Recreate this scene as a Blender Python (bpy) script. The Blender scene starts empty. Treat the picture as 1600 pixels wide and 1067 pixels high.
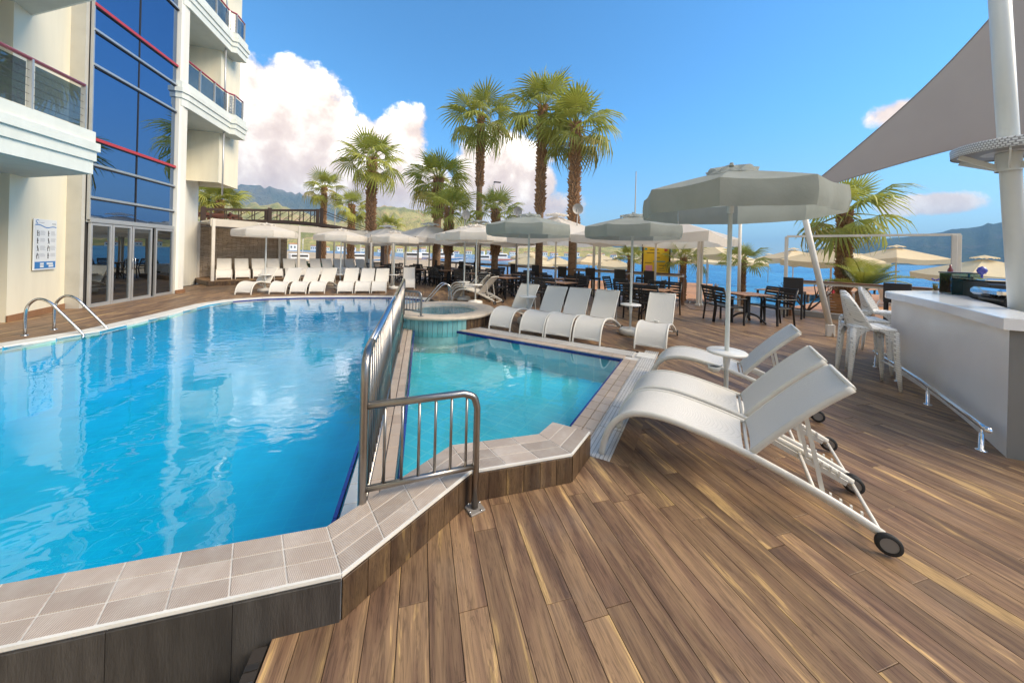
import bpy, math, random
from mathutils import Vector, Matrix, Quaternion
R = math.radians
random.seed(7)
scene = bpy.context.scene
COL = scene.collection

# ------------------------------------------------------------------ camera
cam_d = bpy.data.cameras.new('camera')
cam_d.sensor_width = 36.0
cam_d.lens = 519.0 * 36.0 / 1600.0
cam_d.shift_x = -3.46 / 1600.0
cam_d.shift_y = -135.96 / 1600.0
cam_d.clip_start = 0.05
cam_d.clip_end = 60000
cam = bpy.data.objects.new('camera', cam_d)
COL.objects.link(cam)
YAW, ROLL = R(15.6), R(1.46)
cam.matrix_world = (Matrix.Translation((0, 0, 1.6)) @ Matrix.Rotation(-YAW, 4, 'Z')
                    @ Matrix.Rotation(R(90), 4, 'X') @ Matrix.Rotation(ROLL, 4, 'Z'))
scene.camera = cam

# ------------------------------------------------------------------ light and exposure
SUN_EL, SUN_AZ = R(40), R(120)          # azimuth clockwise from +Y
SKY_STRENGTH, CLOUD_GAIN = 0.15, 0.9
HAZE_DENSITY = 1.3e-4
scene.view_settings.view_transform = 'Standard'
scene.view_settings.look = 'None'
scene.view_settings.gamma = 1.0
scene.view_settings.exposure = 0.78
scene.render.engine = 'CYCLES'
scene.cycles.use_denoising = True
scene.cycles.max_bounces = 8
scene.cycles.transparent_max_bounces = 16
scene.cycles.diffuse_bounces = 3

to_sun = Vector((math.sin(SUN_AZ) * math.cos(SUN_EL), math.cos(SUN_AZ) * math.cos(SUN_EL), math.sin(SUN_EL)))
sun_d = bpy.data.lights.new('sun', 'SUN')
sun_d.energy = 3.1
sun_d.angle = R(34)
sun_d.color = (1.0, 0.83, 0.60)
sun = bpy.data.objects.new('sun', sun_d)
COL.objects.link(sun)
sun.rotation_mode = 'QUATERNION'
sun.rotation_quaternion = (-to_sun).to_track_quat('-Z', 'Y')
sun.location = to_sun * 60


class Nodes:
    """small helper for building node trees"""
    def __init__(self, tree):
        self.t = tree
        tree.nodes.clear()

    def new(self, kind, **kw):
        n = self.t.nodes.new(kind)
        for k, v in kw.items():
            setattr(n, k, v)
        return n

    def link(self, a, b):
        self.t.links.new(a, b)

    def put(self, sock, v):
        if hasattr(v, 'node'):
            self.t.links.new(v, sock)
        else:
            sock.default_value = v

    def math(self, op, a, b=None, c=None, clamp=False):
        n = self.new('ShaderNodeMath', operation=op, use_clamp=clamp)
        self.put(n.inputs[0], a)
        if b is not None:
            self.put(n.inputs[1], b)
        if c is not None:
            self.put(n.inputs[2], c)
        return n.outputs[0]

    def vmath(self, op, a, b=None):
        n = self.new('ShaderNodeVectorMath', operation=op)
        self.put(n.inputs[0], a)
        if b is not None:
            self.put(n.inputs[1], b)
        return n.outputs[0]

    def noise(self, vec, scale, detail=4, rough=0.55, dist=0.0):
        n = self.new('ShaderNodeTexNoise')
        if vec is not None:
            self.link(vec, n.inputs['Vector'])
        n.inputs['Scale'].default_value = scale
        n.inputs['Detail'].default_value = detail
        n.inputs['Roughness'].default_value = rough
        n.inputs['Distortion'].default_value = dist
        return n.outputs['Fac']

    def ramp(self, fac, stops, interp='LINEAR'):
        n = self.new('ShaderNodeValToRGB')
        n.color_ramp.interpolation = interp
        e = n.color_ramp.elements
        while len(e) < len(stops):
            e.new(0.5)
        for i, (p, c) in enumerate(stops):
            e[i].position = p
            e[i].color = (c[0], c[1], c[2], 1)
        self.put(n.inputs[0], fac)
        return n.outputs[0]

    def mix(self, fac, a, b, blend='MIX'):
        n = self.new('ShaderNodeMix', data_type='RGBA', blend_type=blend)
        self.put(n.inputs[0], fac)
        for s, v in ((n.inputs[6], a), (n.inputs[7], b)):
            if hasattr(v, 'node'):
                self.link(v, s)
            else:
                s.default_value = (v[0], v[1], v[2], 1)
        return n.outputs[2]

    def smooth(self, x, lo, hi):
        n = self.new('ShaderNodeMapRange', interpolation_type='SMOOTHSTEP')
        self.put(n.inputs[0], x)
        n.inputs[1].default_value = lo
        n.inputs[2].default_value = hi
        return n.outputs[0]


def schlick(N, f0, normal=None):
    """mirror share of a clear surface, equal from above and below"""
    geo = N.new('ShaderNodeNewGeometry')
    dn = N.new('ShaderNodeVectorMath', operation='DOT_PRODUCT')
    N.link(geo.outputs['Incoming'], dn.inputs[0])
    N.link(normal if normal is not None else geo.outputs['Normal'], dn.inputs[1])
    c = N.math('SUBTRACT', 1.0, N.math('ABSOLUTE', dn.outputs['Value']), clamp=True)
    return N.math('ADD', N.math('MULTIPLY', N.math('POWER', c, 5.0), 1.0 - f0), f0, clamp=True)


def build_world():
    w = bpy.data.worlds.new('World')
    scene.world = w
    w.use_nodes = True
    N = Nodes(w.node_tree)
    out = N.new('ShaderNodeOutputWorld')
    bg = N.new('ShaderNodeBackground')
    N.link(bg.outputs[0], out.inputs[0])
    sky = N.new('ShaderNodeTexSky', sky_type='NISHITA')
    sky.sun_disc = False
    sky.sun_elevation = SUN_EL
    sky.sun_rotation = SUN_AZ
    sky.air_density = 1.0
    sky.dust_density = 0.1
    sky.ozone_density = 1.3
    
    tc = N.new('ShaderNodeTexCoord')
    d = tc.outputs['Generated']
    sep = N.new('ShaderNodeSeparateXYZ')
    N.link(d, sep.inputs[0])
    az = N.math('MULTIPLY', N.math('ARCTAN2', sep.outputs[0], sep.outputs[1]), 57.29578)
    el = N.math('MULTIPLY', N.math('ARCSINE', sep.outputs[2]), 57.29578)
    k = SKY_STRENGTH                     # deep cyan blue overhead, paler towards the horizon
    tint = N.mix(N.smooth(el, 0.0, 22.0), (k * .56, k * .66, k * .70), (k * .40, k * .82, k * 1.05))
    skyc = N.mix(1.0, sky.outputs[0], tint, 'MULTIPLY')
    n1 = N.noise(d, 7.0, 11, 0.62, 0.15)
    n2 = N.noise(N.vmath('ADD', d, (-0.02, -0.02, 0.03)), 7.0, 5, 0.55, 0.15)
    blobs = [(-34, 15, 12, 9), (-24, 18.5, 9, 6), (-17, 19.5, 8, 6.5), (-21, 11, 13, 8), (-9.5, 15, 9, 6), (-4.0, 17, 6, 6),
             (-1.5, 11, 8, 6), (-10, 8, 20, 6), (-27, 6, 18, 5), (12, 13, 8, 7), (17, 12, 6, 5), (5, 8, 12, 5), (-46, 13, 12, 9), (-14, 6, 32, 10), (8, 6, 20, 8), (-30, 12, 14, 10), (13, 14, 9, 8),
             (64.3, 16.4, 4.2, 2.2), (66.7, 6.6, 4.6, 1.8)]
    field = None
    for a, e, wa, we in blobs:
        q = N.math('MULTIPLY', N.math('SUBTRACT', az, a), 1.0 / wa)
        p = N.math('MULTIPLY', N.math('SUBTRACT', el, e), 1.0 / we)
        s = N.math('SUBTRACT', 1.0 if wa > 5.5 else 0.55, N.math('ADD', N.math('MULTIPLY', q, q), N.math('MULTIPLY', p, p)))
        field = s if field is None else N.math('MAXIMUM', field, s)
    # scattered cumulus round the unseen sky, its cover raised to add fill light
    n3 = N.noise(N.vmath('MULTIPLY', d, (1.0, 1.0, 2.2)), 2.1, 3, 0.5)
    rest = N.math('MULTIPLY', N.math('SUBTRACT', n3, 0.50), 5.0)
    back = N.smooth(N.math('ABSOLUTE', N.math('SUBTRACT', az, 22.0)), 70.0, 95.0)
    rest = N.math('SUBTRACT', N.math('MULTIPLY', rest, back), N.math('SUBTRACT', 1.0, back))
    field = N.math('MAXIMUM', field, rest)
    field = N.math('MAXIMUM', field, -1.0)
    dens = N.math('ADD', field, N.math('MULTIPLY', N.math('SUBTRACT', n1, 0.5), 2.6))
    alpha = N.smooth(dens, 0.02, 0.42)
    lit = N.math('ADD', N.math('MULTIPLY', N.math('SUBTRACT', n1, n2), 2.6), 0.46)
    lit = N.math('ADD', lit, N.math('MULTIPLY', N.math('SUBTRACT', el, 13.0), 0.035))
    ccol = N.ramp(lit, [(0.0, (0.70, 0.50, 0.38)), (0.4, (0.88, 0.68, 0.53)), (0.70, (1.15, 0.98, 0.80)), (1.0, (2.5, 2.25, 1.95))])
    ccol = N.mix(1.0, ccol, (CLOUD_GAIN,) * 3, 'MULTIPLY')
    low = N.smooth(el, -1.0, 3.0)
    alpha = N.math('MULTIPLY', alpha, low)
    alpha = N.math('MULTIPLY', alpha, 0.94)
    N.link(N.mix(alpha, skyc, ccol), bg.inputs[0])
    bg.inputs[1].default_value = 1.0


build_world()

# ------------------------------------------------------------------ materials
MATS = {}


def mat(name, color, rough=0.5, metal=0.0, var=0.0, vscale=3.0, bump=0.0, bscale=40.0, rnd=0.0, coat=0.0, col2=None, spec=0.5, stretch=(1, 1, 1), trans=0.0):
    """procedural Principled material: colour mottling (var), fine relief (bump), per-object variation (rnd)"""
    m = bpy.data.materials.new(name)
    m.use_nodes = True
    N = Nodes(m.node_tree)
    out = N.new('ShaderNodeOutputMaterial')
    b = N.new('ShaderNodeBsdfPrincipled')
    N.link(b.outputs[0], out.inputs[0])
    b.inputs['Roughness'].default_value = rough
    b.inputs['Metallic'].default_value = metal
    b.inputs['Coat Weight'].default_value = coat
    b.inputs['Specular IOR Level'].default_value = spec
    tc = N.new('ShaderNodeTexCoord')
    vec = N.vmath('MULTIPLY', tc.outputs['Object'], stretch)
    oi = N.new('ShaderNodeObjectInfo')
    vec = N.vmath('ADD', vec, N.vmath('MULTIPLY', oi.outputs['Random'], (7.3, 3.1, 5.7)))
    c2 = col2 or tuple(x * 0.6 for x in color)
    f = N.noise(vec, vscale, 6, 0.6)
    fac = N.smooth(f, 0.35, 0.7)
    fac = N.math('MULTIPLY', fac, var if var else 0.0)
    col = N.mix(fac, color, c2)
    if rnd:
        k = N.math('ADD', N.math('MULTIPLY', oi.outputs['Random'], rnd), 1.0 - rnd * 0.5)
        comb = N.new('ShaderNodeCombineXYZ')
        for i in range(3):
            N.link(k, comb.inputs[i])
        col = N.mix(1.0, col, comb.outputs[0], 'MULTIPLY')
    N.link(col, b.inputs['Base Color'])
    if bump:
        bn = N.new('ShaderNodeBump')
        bn.inputs['Strength'].default_value = bump
        bn.inputs['Distance'].default_value = 0.01 if bscale > 20 else 0.05
        N.link(N.noise(vec, bscale, 4, 0.6, 0.8 if bscale < 20 else 0.0), bn.inputs['Height'])
        N.link(bn.outputs[0], b.inputs['Normal'])
    if trans:
        tr = N.new('ShaderNodeBsdfTranslucent')
        N.link(col, tr.inputs[0])
        mx = N.new('ShaderNodeMixShader')
        mx.inputs[0].default_value = trans
        N.link(b.outputs[0], mx.inputs[1])
        N.link(tr.outputs[0], mx.inputs[2])
        N.link(mx.outputs[0], out.inputs[0])
    MATS[name] = m
    return m


def wood_deck(name, tint=1.0, along=1):
    """walnut-look boards: long dark figure, sapwood streaks, fine grain; every board has its own phase"""
    m = bpy.data.materials.new(name)
    m.use_nodes = True
    N = Nodes(m.node_tree)
    out = N.new('ShaderNodeOutputMaterial')
    b = N.new('ShaderNodeBsdfPrincipled')
    N.link(b.outputs[0], out.inputs[0])
    geo = N.new('ShaderNodeNewGeometry')
    oi = N.new('ShaderNodeObjectInfo')
    at = N.new('ShaderNodeAttribute', attribute_name='rnd')
    r = N.math('ADD', oi.outputs['Random'], at.outputs['Fac'])
    if along == 2:
        tc = N.new('ShaderNodeTexCoord')
        pos = tc.outputs['Object']
    else:
        pos = geo.outputs['Position']
    off = N.new('ShaderNodeCombineXYZ')
    N.link(N.math('MULTIPLY', r, 13.7), off.inputs[0])
    N.link(N.math('MULTIPLY', r, 41.3), off.inputs[1])
    N.link(N.math('MULTIPLY', r, 27.1), off.inputs[2])
    p = N.vmath('ADD', pos, off.outputs[0])
    sc = [(13.0, 1.0, 13.0), (11.0, 1.15, 11.0), (11.0, 11.0, 1.6)][along]
    if along == 0:
        sc = (1.15, 11.0, 11.0)
    v = N.vmath('MULTIPLY', p, sc)
    f1 = N.noise(v, 0.85, 4, 0.52, 1.1)
    vein = N.noise(N.vmath('MULTIPLY', v, (1.7, 1.0, 1.7)), 1.6, 4, 0.6, 1.6)
    fine = N.noise(N.vmath('MULTIPLY', v, (6.0, 2.2, 6.0) if along == 1 else (4, 4, 4)), 2.0, 5, 0.65)
    t = tint
    col = N.ramp(f1, [(0.22, (.070 * t, .041 * t, .027 * t)), (0.40, (.126 * t, .073 * t, .043 * t)), (0.52, (.188 * t, .116 * t, .064 * t)),
                      (0.62, (.222 * t, .138 * t, .072 * t)), (0.665, (.385 * t, .248 * t, .106 * t)), (0.80, (.30 * t, .188 * t, .085 * t))])
    vd = N.smooth(N.math('ABSOLUTE', N.math('SUBTRACT', vein, 0.5)), 0.0, 0.05)
    k = N.math('MULTIPLY', N.math('ADD', N.math('MULTIPLY', fine, 1.0), 0.5), N.math('ADD', N.math('MULTIPLY', vd, 0.34), 0.66))
    wn = N.new('ShaderNodeTexWhiteNoise', noise_dimensions='1D')
    N.link(r, wn.inputs['W'])
    k = N.math('MULTIPLY', k, N.math('ADD', N.math('MULTIPLY', wn.outputs['Value'], 0.45), 0.78))
    comb = N.new('ShaderNodeCombineXYZ')
    for i in range(3):
        N.link(k, comb.inputs[i])
    col = N.mix(1.0, col, comb.outputs[0], 'MULTIPLY')
    dust = N.noise(geo.outputs['Position'], 1.7, 6, 0.65)
    col = N.mix(N.math('MULTIPLY', N.smooth(dust, 0.5, 0.75), 0.16), col, (.32, .27, .22))
    N.link(col, b.inputs['Base Color'])
    rr = N.math('ADD', N.math('MULTIPLY', dust, 0.25), 0.36)
    b.inputs['Specular IOR Level'].default_value = 0.32
    N.link(rr, b.inputs['Roughness'])
    bn = N.new('ShaderNodeBump')
    bn.inputs['Strength'].default_value = 0.22
    bn.inputs['Distance'].default_value = 0.004
    N.link(fine, bn.inputs['Height'])
    N.link(bn.outputs[0], b.inputs['Normal'])
    MATS[name] = m
    return m


def water(name, tint, ripple, scale, gloss=1.0):
    """clear pool water: tinted see-through surface with Fresnel mirror reflection and ripples"""
    m = bpy.data.materials.new(name)
    m.use_nodes = True
    N = Nodes(m.node_tree)
    out = N.new('ShaderNodeOutputMaterial')
    tr = N.new('ShaderNodeBsdfTransparent')
    tr.inputs[0].default_value = (*tint, 1)
    gl = N.new('ShaderNodeBsdfGlossy')
    gl.inputs['Roughness'].default_value = 0.01
    gl.inputs[0].default_value = (gloss, gloss, gloss, 1)
    geo = N.new('ShaderNodeNewGeometry')
    n1 = N.noise(N.vmath('MULTIPLY', geo.outputs['Position'], (1, 1.5, 1)), scale, 1.5, 0.5, 0.6)
    n2 = N.noise(geo.outputs['Position'], scale * 0.22, 2, 0.5)
    calm = N.smooth(N.noise(geo.outputs['Position'], 0.35, 2, 0.5), 0.38, 0.62)
    h = N.math('ADD', N.math('MULTIPLY', n1, N.math('ADD', N.math('MULTIPLY', calm, 0.9), 0.25)), N.math('MULTIPLY', n2, 1.2))
    bn = N.new('ShaderNodeBump')
    bn.inputs['Strength'].default_value = ripple
    bn.inputs['Distance'].default_value = 0.02
    N.link(h, bn.inputs['Height'])
    N.link(bn.outputs[0], gl.inputs['Normal'])
    mx = N.new('ShaderNodeMixShader')
    N.link(schlick(N, 0.07, bn.outputs[0]), mx.inputs[0])
    N.link(tr.outputs[0], mx.inputs[1])
    N.link(gl.outputs[0], mx.inputs[2])
    N.link(mx.outputs[0], out.inputs[0])
    MATS[name] = m


def brick_mat(name, c1, c2, grout, w, h, mortar, rough=0.4, rot=0.0, bump=0.3, axes='XY', offset=0.0, gloss=0.5):
    m = bpy.data.materials.new(name)
    m.use_nodes = True
    N = Nodes(m.node_tree)
    out = N.new('ShaderNodeOutputMaterial')
    b = N.new('ShaderNodeBsdfPrincipled')
    N.link(b.outputs[0], out.inputs[0])
    b.inputs['Specular IOR Level'].default_value = gloss
    tc = N.new('ShaderNodeTexCoord')
    vec = tc.outputs['Object']
    if axes == 'WALL':      # along the wall and up
        sp = N.new('ShaderNodeSeparateXYZ')
        N.link(vec, sp.inputs[0])
        cb = N.new('ShaderNodeCombineXYZ')
        N.link(N.math('ADD', sp.outputs[0], sp.outputs[1]), cb.inputs[0])
        N.link(sp.outputs[2], cb.inputs[1])
        vec = cb.outputs[0]
    mp = N.new('ShaderNodeMapping')
    mp.inputs['Rotation'].default_value = (0, 0, rot)
    N.link(vec, mp.inputs[0])
    br = N.new('ShaderNodeTexBrick')
    br.offset = offset
    N.link(mp.outputs[0], br.inputs[0])
    br.inputs['Color1'].default_value = (*c1, 1)
    br.inputs['Color2'].default_value = (*c2, 1)
    br.inputs['Mortar'].default_value = (*grout, 1)
    br.inputs['Scale'].default_value = 1.0
    br.inputs['Mortar Size'].default_value = mortar
    br.inputs['Brick Width'].default_value = w
    br.inputs['Row Height'].default_value = h
    f = N.noise(tc.outputs['Object'], 2.5, 6, 0.65)
    k = N.math('ADD', N.math('MULTIPLY', f, 0.5), 0.75)
    cb = N.new('ShaderNodeCombineXYZ')
    for i in range(3):
        N.link(k, cb.inputs[i])
    N.link(N.mix(1.0, br.outputs[0], cb.outputs[0], 'MULTIPLY'), b.inputs['Base Color'])
    b.inputs['Roughness'].default_value = rough
    if bump:
        bn = N.new('ShaderNodeBump', invert=True)
        bn.inputs['Strength'].default_value = bump
        bn.inputs['Distance'].default_value = 0.01
        hh = N.math('ADD', br.outputs['Fac'], N.math('MULTIPLY', N.noise(tc.outputs['Object'], 30, 3), 0.4))
        N.link(hh, bn.inputs['Height'])
        N.link(bn.outputs[0], b.inputs['Normal'])
    MATS[name] = m


def ribbed_tile(name):
    """taupe anti-slip tile with fine ribs and worn pale patches"""
    m = bpy.data.materials.new(name)
    m.use_nodes = True
    N = Nodes(m.node_tree)
    out = N.new('ShaderNodeOutputMaterial')
    b = N.new('ShaderNodeBsdfPrincipled')
    N.link(b.outputs[0], out.inputs[0])
    tc = N.new('ShaderNodeTexCoord')
    oi = N.new('ShaderNodeObjectInfo')
    wv = N.new('ShaderNodeTexWave', wave_type='BANDS', bands_direction='X')
    N.link(tc.outputs['Object'], wv.inputs[0])
    wv.inputs['Scale'].default_value = 38.0
    geo = N.new('ShaderNodeNewGeometry')
    n = N.noise(geo.outputs['Position'], 6.0, 6, 0.65)
    col = N.mix(N.smooth(n, 0.4, 0.7), (.34, .265, .21), (.43, .37, .315))
    col = N.mix(N.math('MULTIPLY', wv.outputs['Fac'], 0.5), col, (.58, .52, .46))
    k = N.math('ADD', N.math('MULTIPLY', oi.outputs['Random'], 0.34), 0.80)
    cb = N.new('ShaderNodeCombineXYZ')
    for i in range(3):
        N.link(k, cb.inputs[i])
    N.link(N.mix(1.0, col, cb.outputs[0], 'MULTIPLY'), b.inputs['Base Color'])
    b.inputs['Roughness'].default_value = 0.55
    bn = N.new('ShaderNodeBump')
    bn.inputs['Strength'].default_value = 0.5
    bn.inputs['Distance'].default_value = 0.003
    N.link(wv.outputs['Fac'], bn.inputs['Height'])
    N.link(bn.outputs[0], b.inputs['Normal'])
    MATS[name] = m


def glass_mirror(name, tint, body, refl):
    """dark coated facade glass: strong tinted reflection over a dark body"""
    m = bpy.data.materials.new(name)
    m.use_nodes = True
    N = Nodes(m.node_tree)
    out = N.new('ShaderNodeOutputMaterial')
    gl = N.new('ShaderNodeBsdfGlossy')
    gl.inputs[0].default_value = (*tint, 1)
    gl.inputs['Roughness'].default_value = 0.004
    df = N.new('ShaderNodeBsdfDiffuse')
    df.inputs[0].default_value = (*body, 1)
    geo = N.new('ShaderNodeNewGeometry')
    bn = N.new('ShaderNodeBump')
    bn.inputs['Strength'].default_value = 0.05
    bn.inputs['Distance'].default_value = 0.02
    N.link(N.noise(geo.outputs['Position'], 0.8, 1), bn.inputs['Height'])
    N.link(bn.outputs[0], gl.inputs['Normal'])
    mx = N.new('ShaderNodeMixShader')
    mx.inputs[0].default_value = refl
    N.link(df.outputs[0], mx.inputs[1])
    N.link(gl.outputs[0], mx.inputs[2])
    N.link(mx.outputs[0], out.inputs[0])
    MATS[name] = m


def clear_glass(name, tint, refl=0.12, rough=0.02):
    m = bpy.data.materials.new(name)
    m.use_nodes = True
    N = Nodes(m.node_tree)
    out = N.new('ShaderNodeOutputMaterial')
    tr = N.new('ShaderNodeBsdfTransparent')
    tr.inputs[0].default_value = (*tint, 1)
    gl = N.new('ShaderNodeBsdfGlossy')
    gl.inputs['Roughness'].default_value = rough
    mx = N.new('ShaderNodeMixShader')
    N.link(schlick(N, 0.04 + refl), mx.inputs[0])
    N.link(tr.outputs[0], mx.inputs[1])
    N.link(gl.outputs[0], mx.inputs[2])
    N.link(mx.outputs[0], out.inputs[0])
    MATS[name] = m


def hill_mat(name, forest, scrub, rock, scale, bump=0.8):
    m = bpy.data.materials.new(name)
    m.use_nodes = True
    N = Nodes(m.node_tree)
    out = N.new('ShaderNodeOutputMaterial')
    b = N.new('ShaderNodeBsdfPrincipled')
    N.link(b.outputs[0], out.inputs[0])
    b.inputs['Roughness'].default_value = 0.95
    b.inputs['Specular IOR Level'].default_value = 0.1
    geo = N.new('ShaderNodeNewGeometry')
    p = geo.outputs['Position']
    a = N.noise(p, scale, 6, 0.6)
    c = N.noise(p, scale * 3.1, 5, 0.6)
    e = N.noise(p, scale * 22.0, 3, 0.7)
    col = N.mix(N.smooth(a, 0.42, 0.6), forest, scrub)
    col = N.mix(N.smooth(c, 0.52, 0.68), col, rock)
    dk = N.math('ADD', N.math('MULTIPLY', e, 0.9), 0.5)
    cb = N.new('ShaderNodeCombineXYZ')
    for i in range(3):
        N.link(dk, cb.inputs[i])
    N.link(N.mix(1.0, col, cb.outputs[0], 'MULTIPLY'), b.inputs['Base Color'])
    bn = N.new('ShaderNodeBump')
    bn.inputs['Strength'].default_value = bump
    bn.inputs['Distance'].default_value = 0.12 / scale
    N.link(N.math('ADD', e, N.math('MULTIPLY', c, 2.0)), bn.inputs['Height'])
    N.link(bn.outputs[0], b.inputs['Normal'])
    MATS[name] = m


def sea_mat(name):
    m = bpy.data.materials.new(name)
    m.use_nodes = True
    N = Nodes(m.node_tree)
    out = N.new('ShaderNodeOutputMaterial')
    b = N.new('ShaderNodeBsdfPrincipled')
    N.link(b.outputs[0], out.inputs[0])
    geo = N.new('ShaderNodeNewGeometry')
    p = geo.outputs['Position']
    patch = N.noise(N.vmath('MULTIPLY', p, (.02, .05, 1)), 1.0, 4, 0.6)
    w = N.noise(N.vmath('MULTIPLY', p, (.7, 1.5, 1)), 0.9, 5, 0.65, 0.4)
    col = N.mix(N.smooth(patch, 0.35, 0.65), (.012, .15, .36), (.03, .23, .46))
    col = N.mix(N.smooth(w, 0.56, 0.70), col, (.16, .42, .62))
    b.inputs['Specular IOR Level'].default_value = 0.12
    N.link(col, b.inputs['Base Color'])
    b.inputs['Roughness'].default_value = 0.22
    b.inputs['IOR'].default_value = 1.33
    bn = N.new('ShaderNodeBump')
    bn.inputs['Strength'].default_value = 0.9
    bn.inputs['Distance'].default_value = 0.25
    N.link(w, bn.inputs['Height'])
    N.link(bn.outputs[0], b.inputs['Normal'])
    MATS[name] = m


def weave_mat(name, c1, c2, s=70.0):
    m = bpy.data.materials.new(name)
    m.use_nodes = True
    N = Nodes(m.node_tree)
    out = N.new('ShaderNodeOutputMaterial')
    b = N.new('ShaderNodeBsdfPrincipled')
    N.link(b.outputs[0], out.inputs[0])
    tc = N.new('ShaderNodeTexCoord')
    sp = N.new('ShaderNodeSeparateXYZ')
    N.link(tc.outputs['Object'], sp.inputs[0])
    cb = N.new('ShaderNodeCombineXYZ')
    N.link(N.math('ADD', N.math('MULTIPLY', sp.outputs[1], 1.0), sp.outputs[0]), cb.inputs[0])
    N.link(N.math('ADD', sp.outputs[2], N.math('MULTIPLY', sp.outputs[0], 0.3)), cb.inputs[1])
    br = N.new('ShaderNodeTexBrick')
    N.link(cb.outputs[0], br.inputs[0])
    br.inputs['Scale'].default_value = 1.0
    br.inputs['Brick Width'].default_value = 3.2 / s
    br.inputs['Row Height'].default_value = 1.0 / s
    br.inputs['Mortar Size'].default_value = 0.11 / s
    br.inputs['Color1'].default_value = (*c1, 1)
    br.inputs['Color2'].default_value = (c1[0] * .92, c1[1] * .92, c1[2] * .92, 1)
    br.inputs['Mortar'].default_value = (*c2, 1)
    N.link(br.outputs[0], b.inputs['Base Color'])
    b.inputs['Roughness'].default_value = 0.45
    bn = N.new('ShaderNodeBump', invert=True)
    bn.inputs['Strength'].default_value = 0.6
    bn.inputs['Distance'].default_value = 0.004
    N.link(br.outputs['Fac'], bn.inputs['Height'])
    N.link(bn.outputs[0], b.inputs['Normal'])
    MATS[name] = m


wood_deck('deck_wood', 1.34, 1)
wood_deck('deck_wood_pale', 1.5, 1)
wood_deck('cladding_wood', 0.55, 2)
mat('sub_deck', (.03, .024, .02), 0.9)
mat('grey_cladding', (.034, .031, .029), 0.55, var=0.9, vscale=9, col2=(.058, .053, .048), bump=0.5, bscale=60, rnd=0.35, stretch=(2.2, 2.2, .35))
ribbed_tile('coping_tile')
mat('grout', (.64, .61, .56), 0.8, var=0.7, vscale=6)
mat('plain_tile', (.44, .34, .26), 0.35, var=0.6, vscale=3, col2=(.54, .45, .36), rnd=0.2)
mat('pale_tile', (.55, .58, .58), 0.3, var=0.3, rnd=0.1)
mat('blue_tile', (.018, .035, .20), 0.15, rnd=0.4)
mat('white_coping', (.74, .72, .66), 0.5, var=0.4, vscale=4, bump=0.2)
mat('cream_stone', (.62, .52, .40), 0.5, var=0.5, vscale=5, bump=0.2)
mat('teal_tile', (.18, .38, .38), 0.2, rnd=0.3)
brick_mat('pool_basin', (.010, .38, .66), (.012, .395, .675), (.022, .43, .68), .25, .125, .006, 0.4, R(0), 0.1)
brick_mat('kid_basin', (.08, .54, .64), (.09, .56, .66), (.17, .60, .66), .30, .15, .010, 0.4, R(45), 0.1)
brick_mat('spa_basin', (.15, .42, .48), (.18, .46, .52), (.40, .55, .56), .10, .10, .008, 0.4, 0, 0.1, axes='XY')
brick_mat('grating_plastic', (.80, .78, .74), (.82, .80, .76), (.34, .32, .29), .032, .016, .004, 0.4, R(45), 0.6)
water('pool_water', (.28, 1.0, 1.0), 0.24, 4.2)
water('kid_water', (.76, 1.0, 1.0), 0.15, 5.0)
water('spa_water', (.62, .90, .92), 0.35, 9.0)
mat('white_metal', (.74, .73, .70), 0.35, var=0.15)
mat('lounger_frame', (.70, .67, .60), 0.38, var=0.2, vscale=6)
weave_mat('sling', (.80, .765, .70), (.68, .65, .59), 420.0)
mat('steel', (.60, .60, .60), 0.14, metal=1.0, var=0.3, vscale=10, col2=(.42, .40, .38))
mat('dull_steel', (.34, .32, .30), 0.30, metal=1.0, var=0.4, vscale=8, col2=(.22, .20, .18))
mat('rubber', (.02, .02, .02), 0.7)
mat('grey_plastic', (.22, .20, .18), 0.5)
mat('cream_wall', (.86, .80, .62), 0.8, var=0.35, vscale=2.2, col2=(.70, .64, .49), stretch=(1.6, 1.6, .22), bump=0.15, bscale=120)
mat('white_wall', (.84, .82, .73), 0.75, var=0.35, vscale=2.2, col2=(.70, .67, .58), stretch=(1.6, 1.6, .22), bump=0.12, bscale=100)
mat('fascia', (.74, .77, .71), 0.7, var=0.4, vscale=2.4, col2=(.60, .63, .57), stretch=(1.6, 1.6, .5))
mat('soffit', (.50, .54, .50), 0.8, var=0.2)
mat('column_grey', (.52, .51, .46), 0.7, var=0.3, vscale=2)
mat('aluminium', (.56, .57, .57), 0.35, metal=0.6, var=0.2)
mat('red_rail', (.36, .035, .065), 0.3, coat=0.4)
mat('red_bar', (.48, .05, .06), 0.4)
mat('dark_bar', (.03, .03, .035), 0.5)
mat('window_dark', (.06, .06, .06), 0.3)
glass_mirror('facade_glass', (.27, .36, .52), (.006, .014, .035), 0.80)
glass_mirror('door_glass', (.36, .40, .42), (.012, .011, .010), 0.62)
clear_glass('balcony_glass', (.40, .48, .56), 0.12)
clear_glass('case_glass', (.20, .62, .66), 0.10)
clear_glass('bottle_glass', (.45, .55, .45), 0.08)
mat('sign_white', (.80, .82, .82), 0.4)
mat('sign_blue', (.02, .20, .52), 0.4)
mat('sign_black', (.02, .02, .025), 0.5)
mat('sign_grey', (.38, .40, .42), 0.5)
mat('canvas_grey', (.44, .46, .41), 0.85, var=0.45, vscale=4, col2=(.35, .37, .33), bump=0.16, bscale=7, trans=0.46)
mat('canvas_white', (.88, .82, .73), 0.85, var=0.3, vscale=4, col2=(.78, .72, .63), bump=0.16, bscale=6, trans=0.45)
mat('canvas_cream', (.78, .64, .40), 0.85, var=0.3, vscale=4, col2=(.68, .53, .32), bump=0.3, bscale=7, trans=0.3)
mat('sail_cloth', (.37, .345, .335), 0.9, var=0.15, vscale=0.8, trans=0.25)
mat('valance_cloth', (.72, .66, .56), 0.85, var=0.2, trans=0.15)
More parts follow.
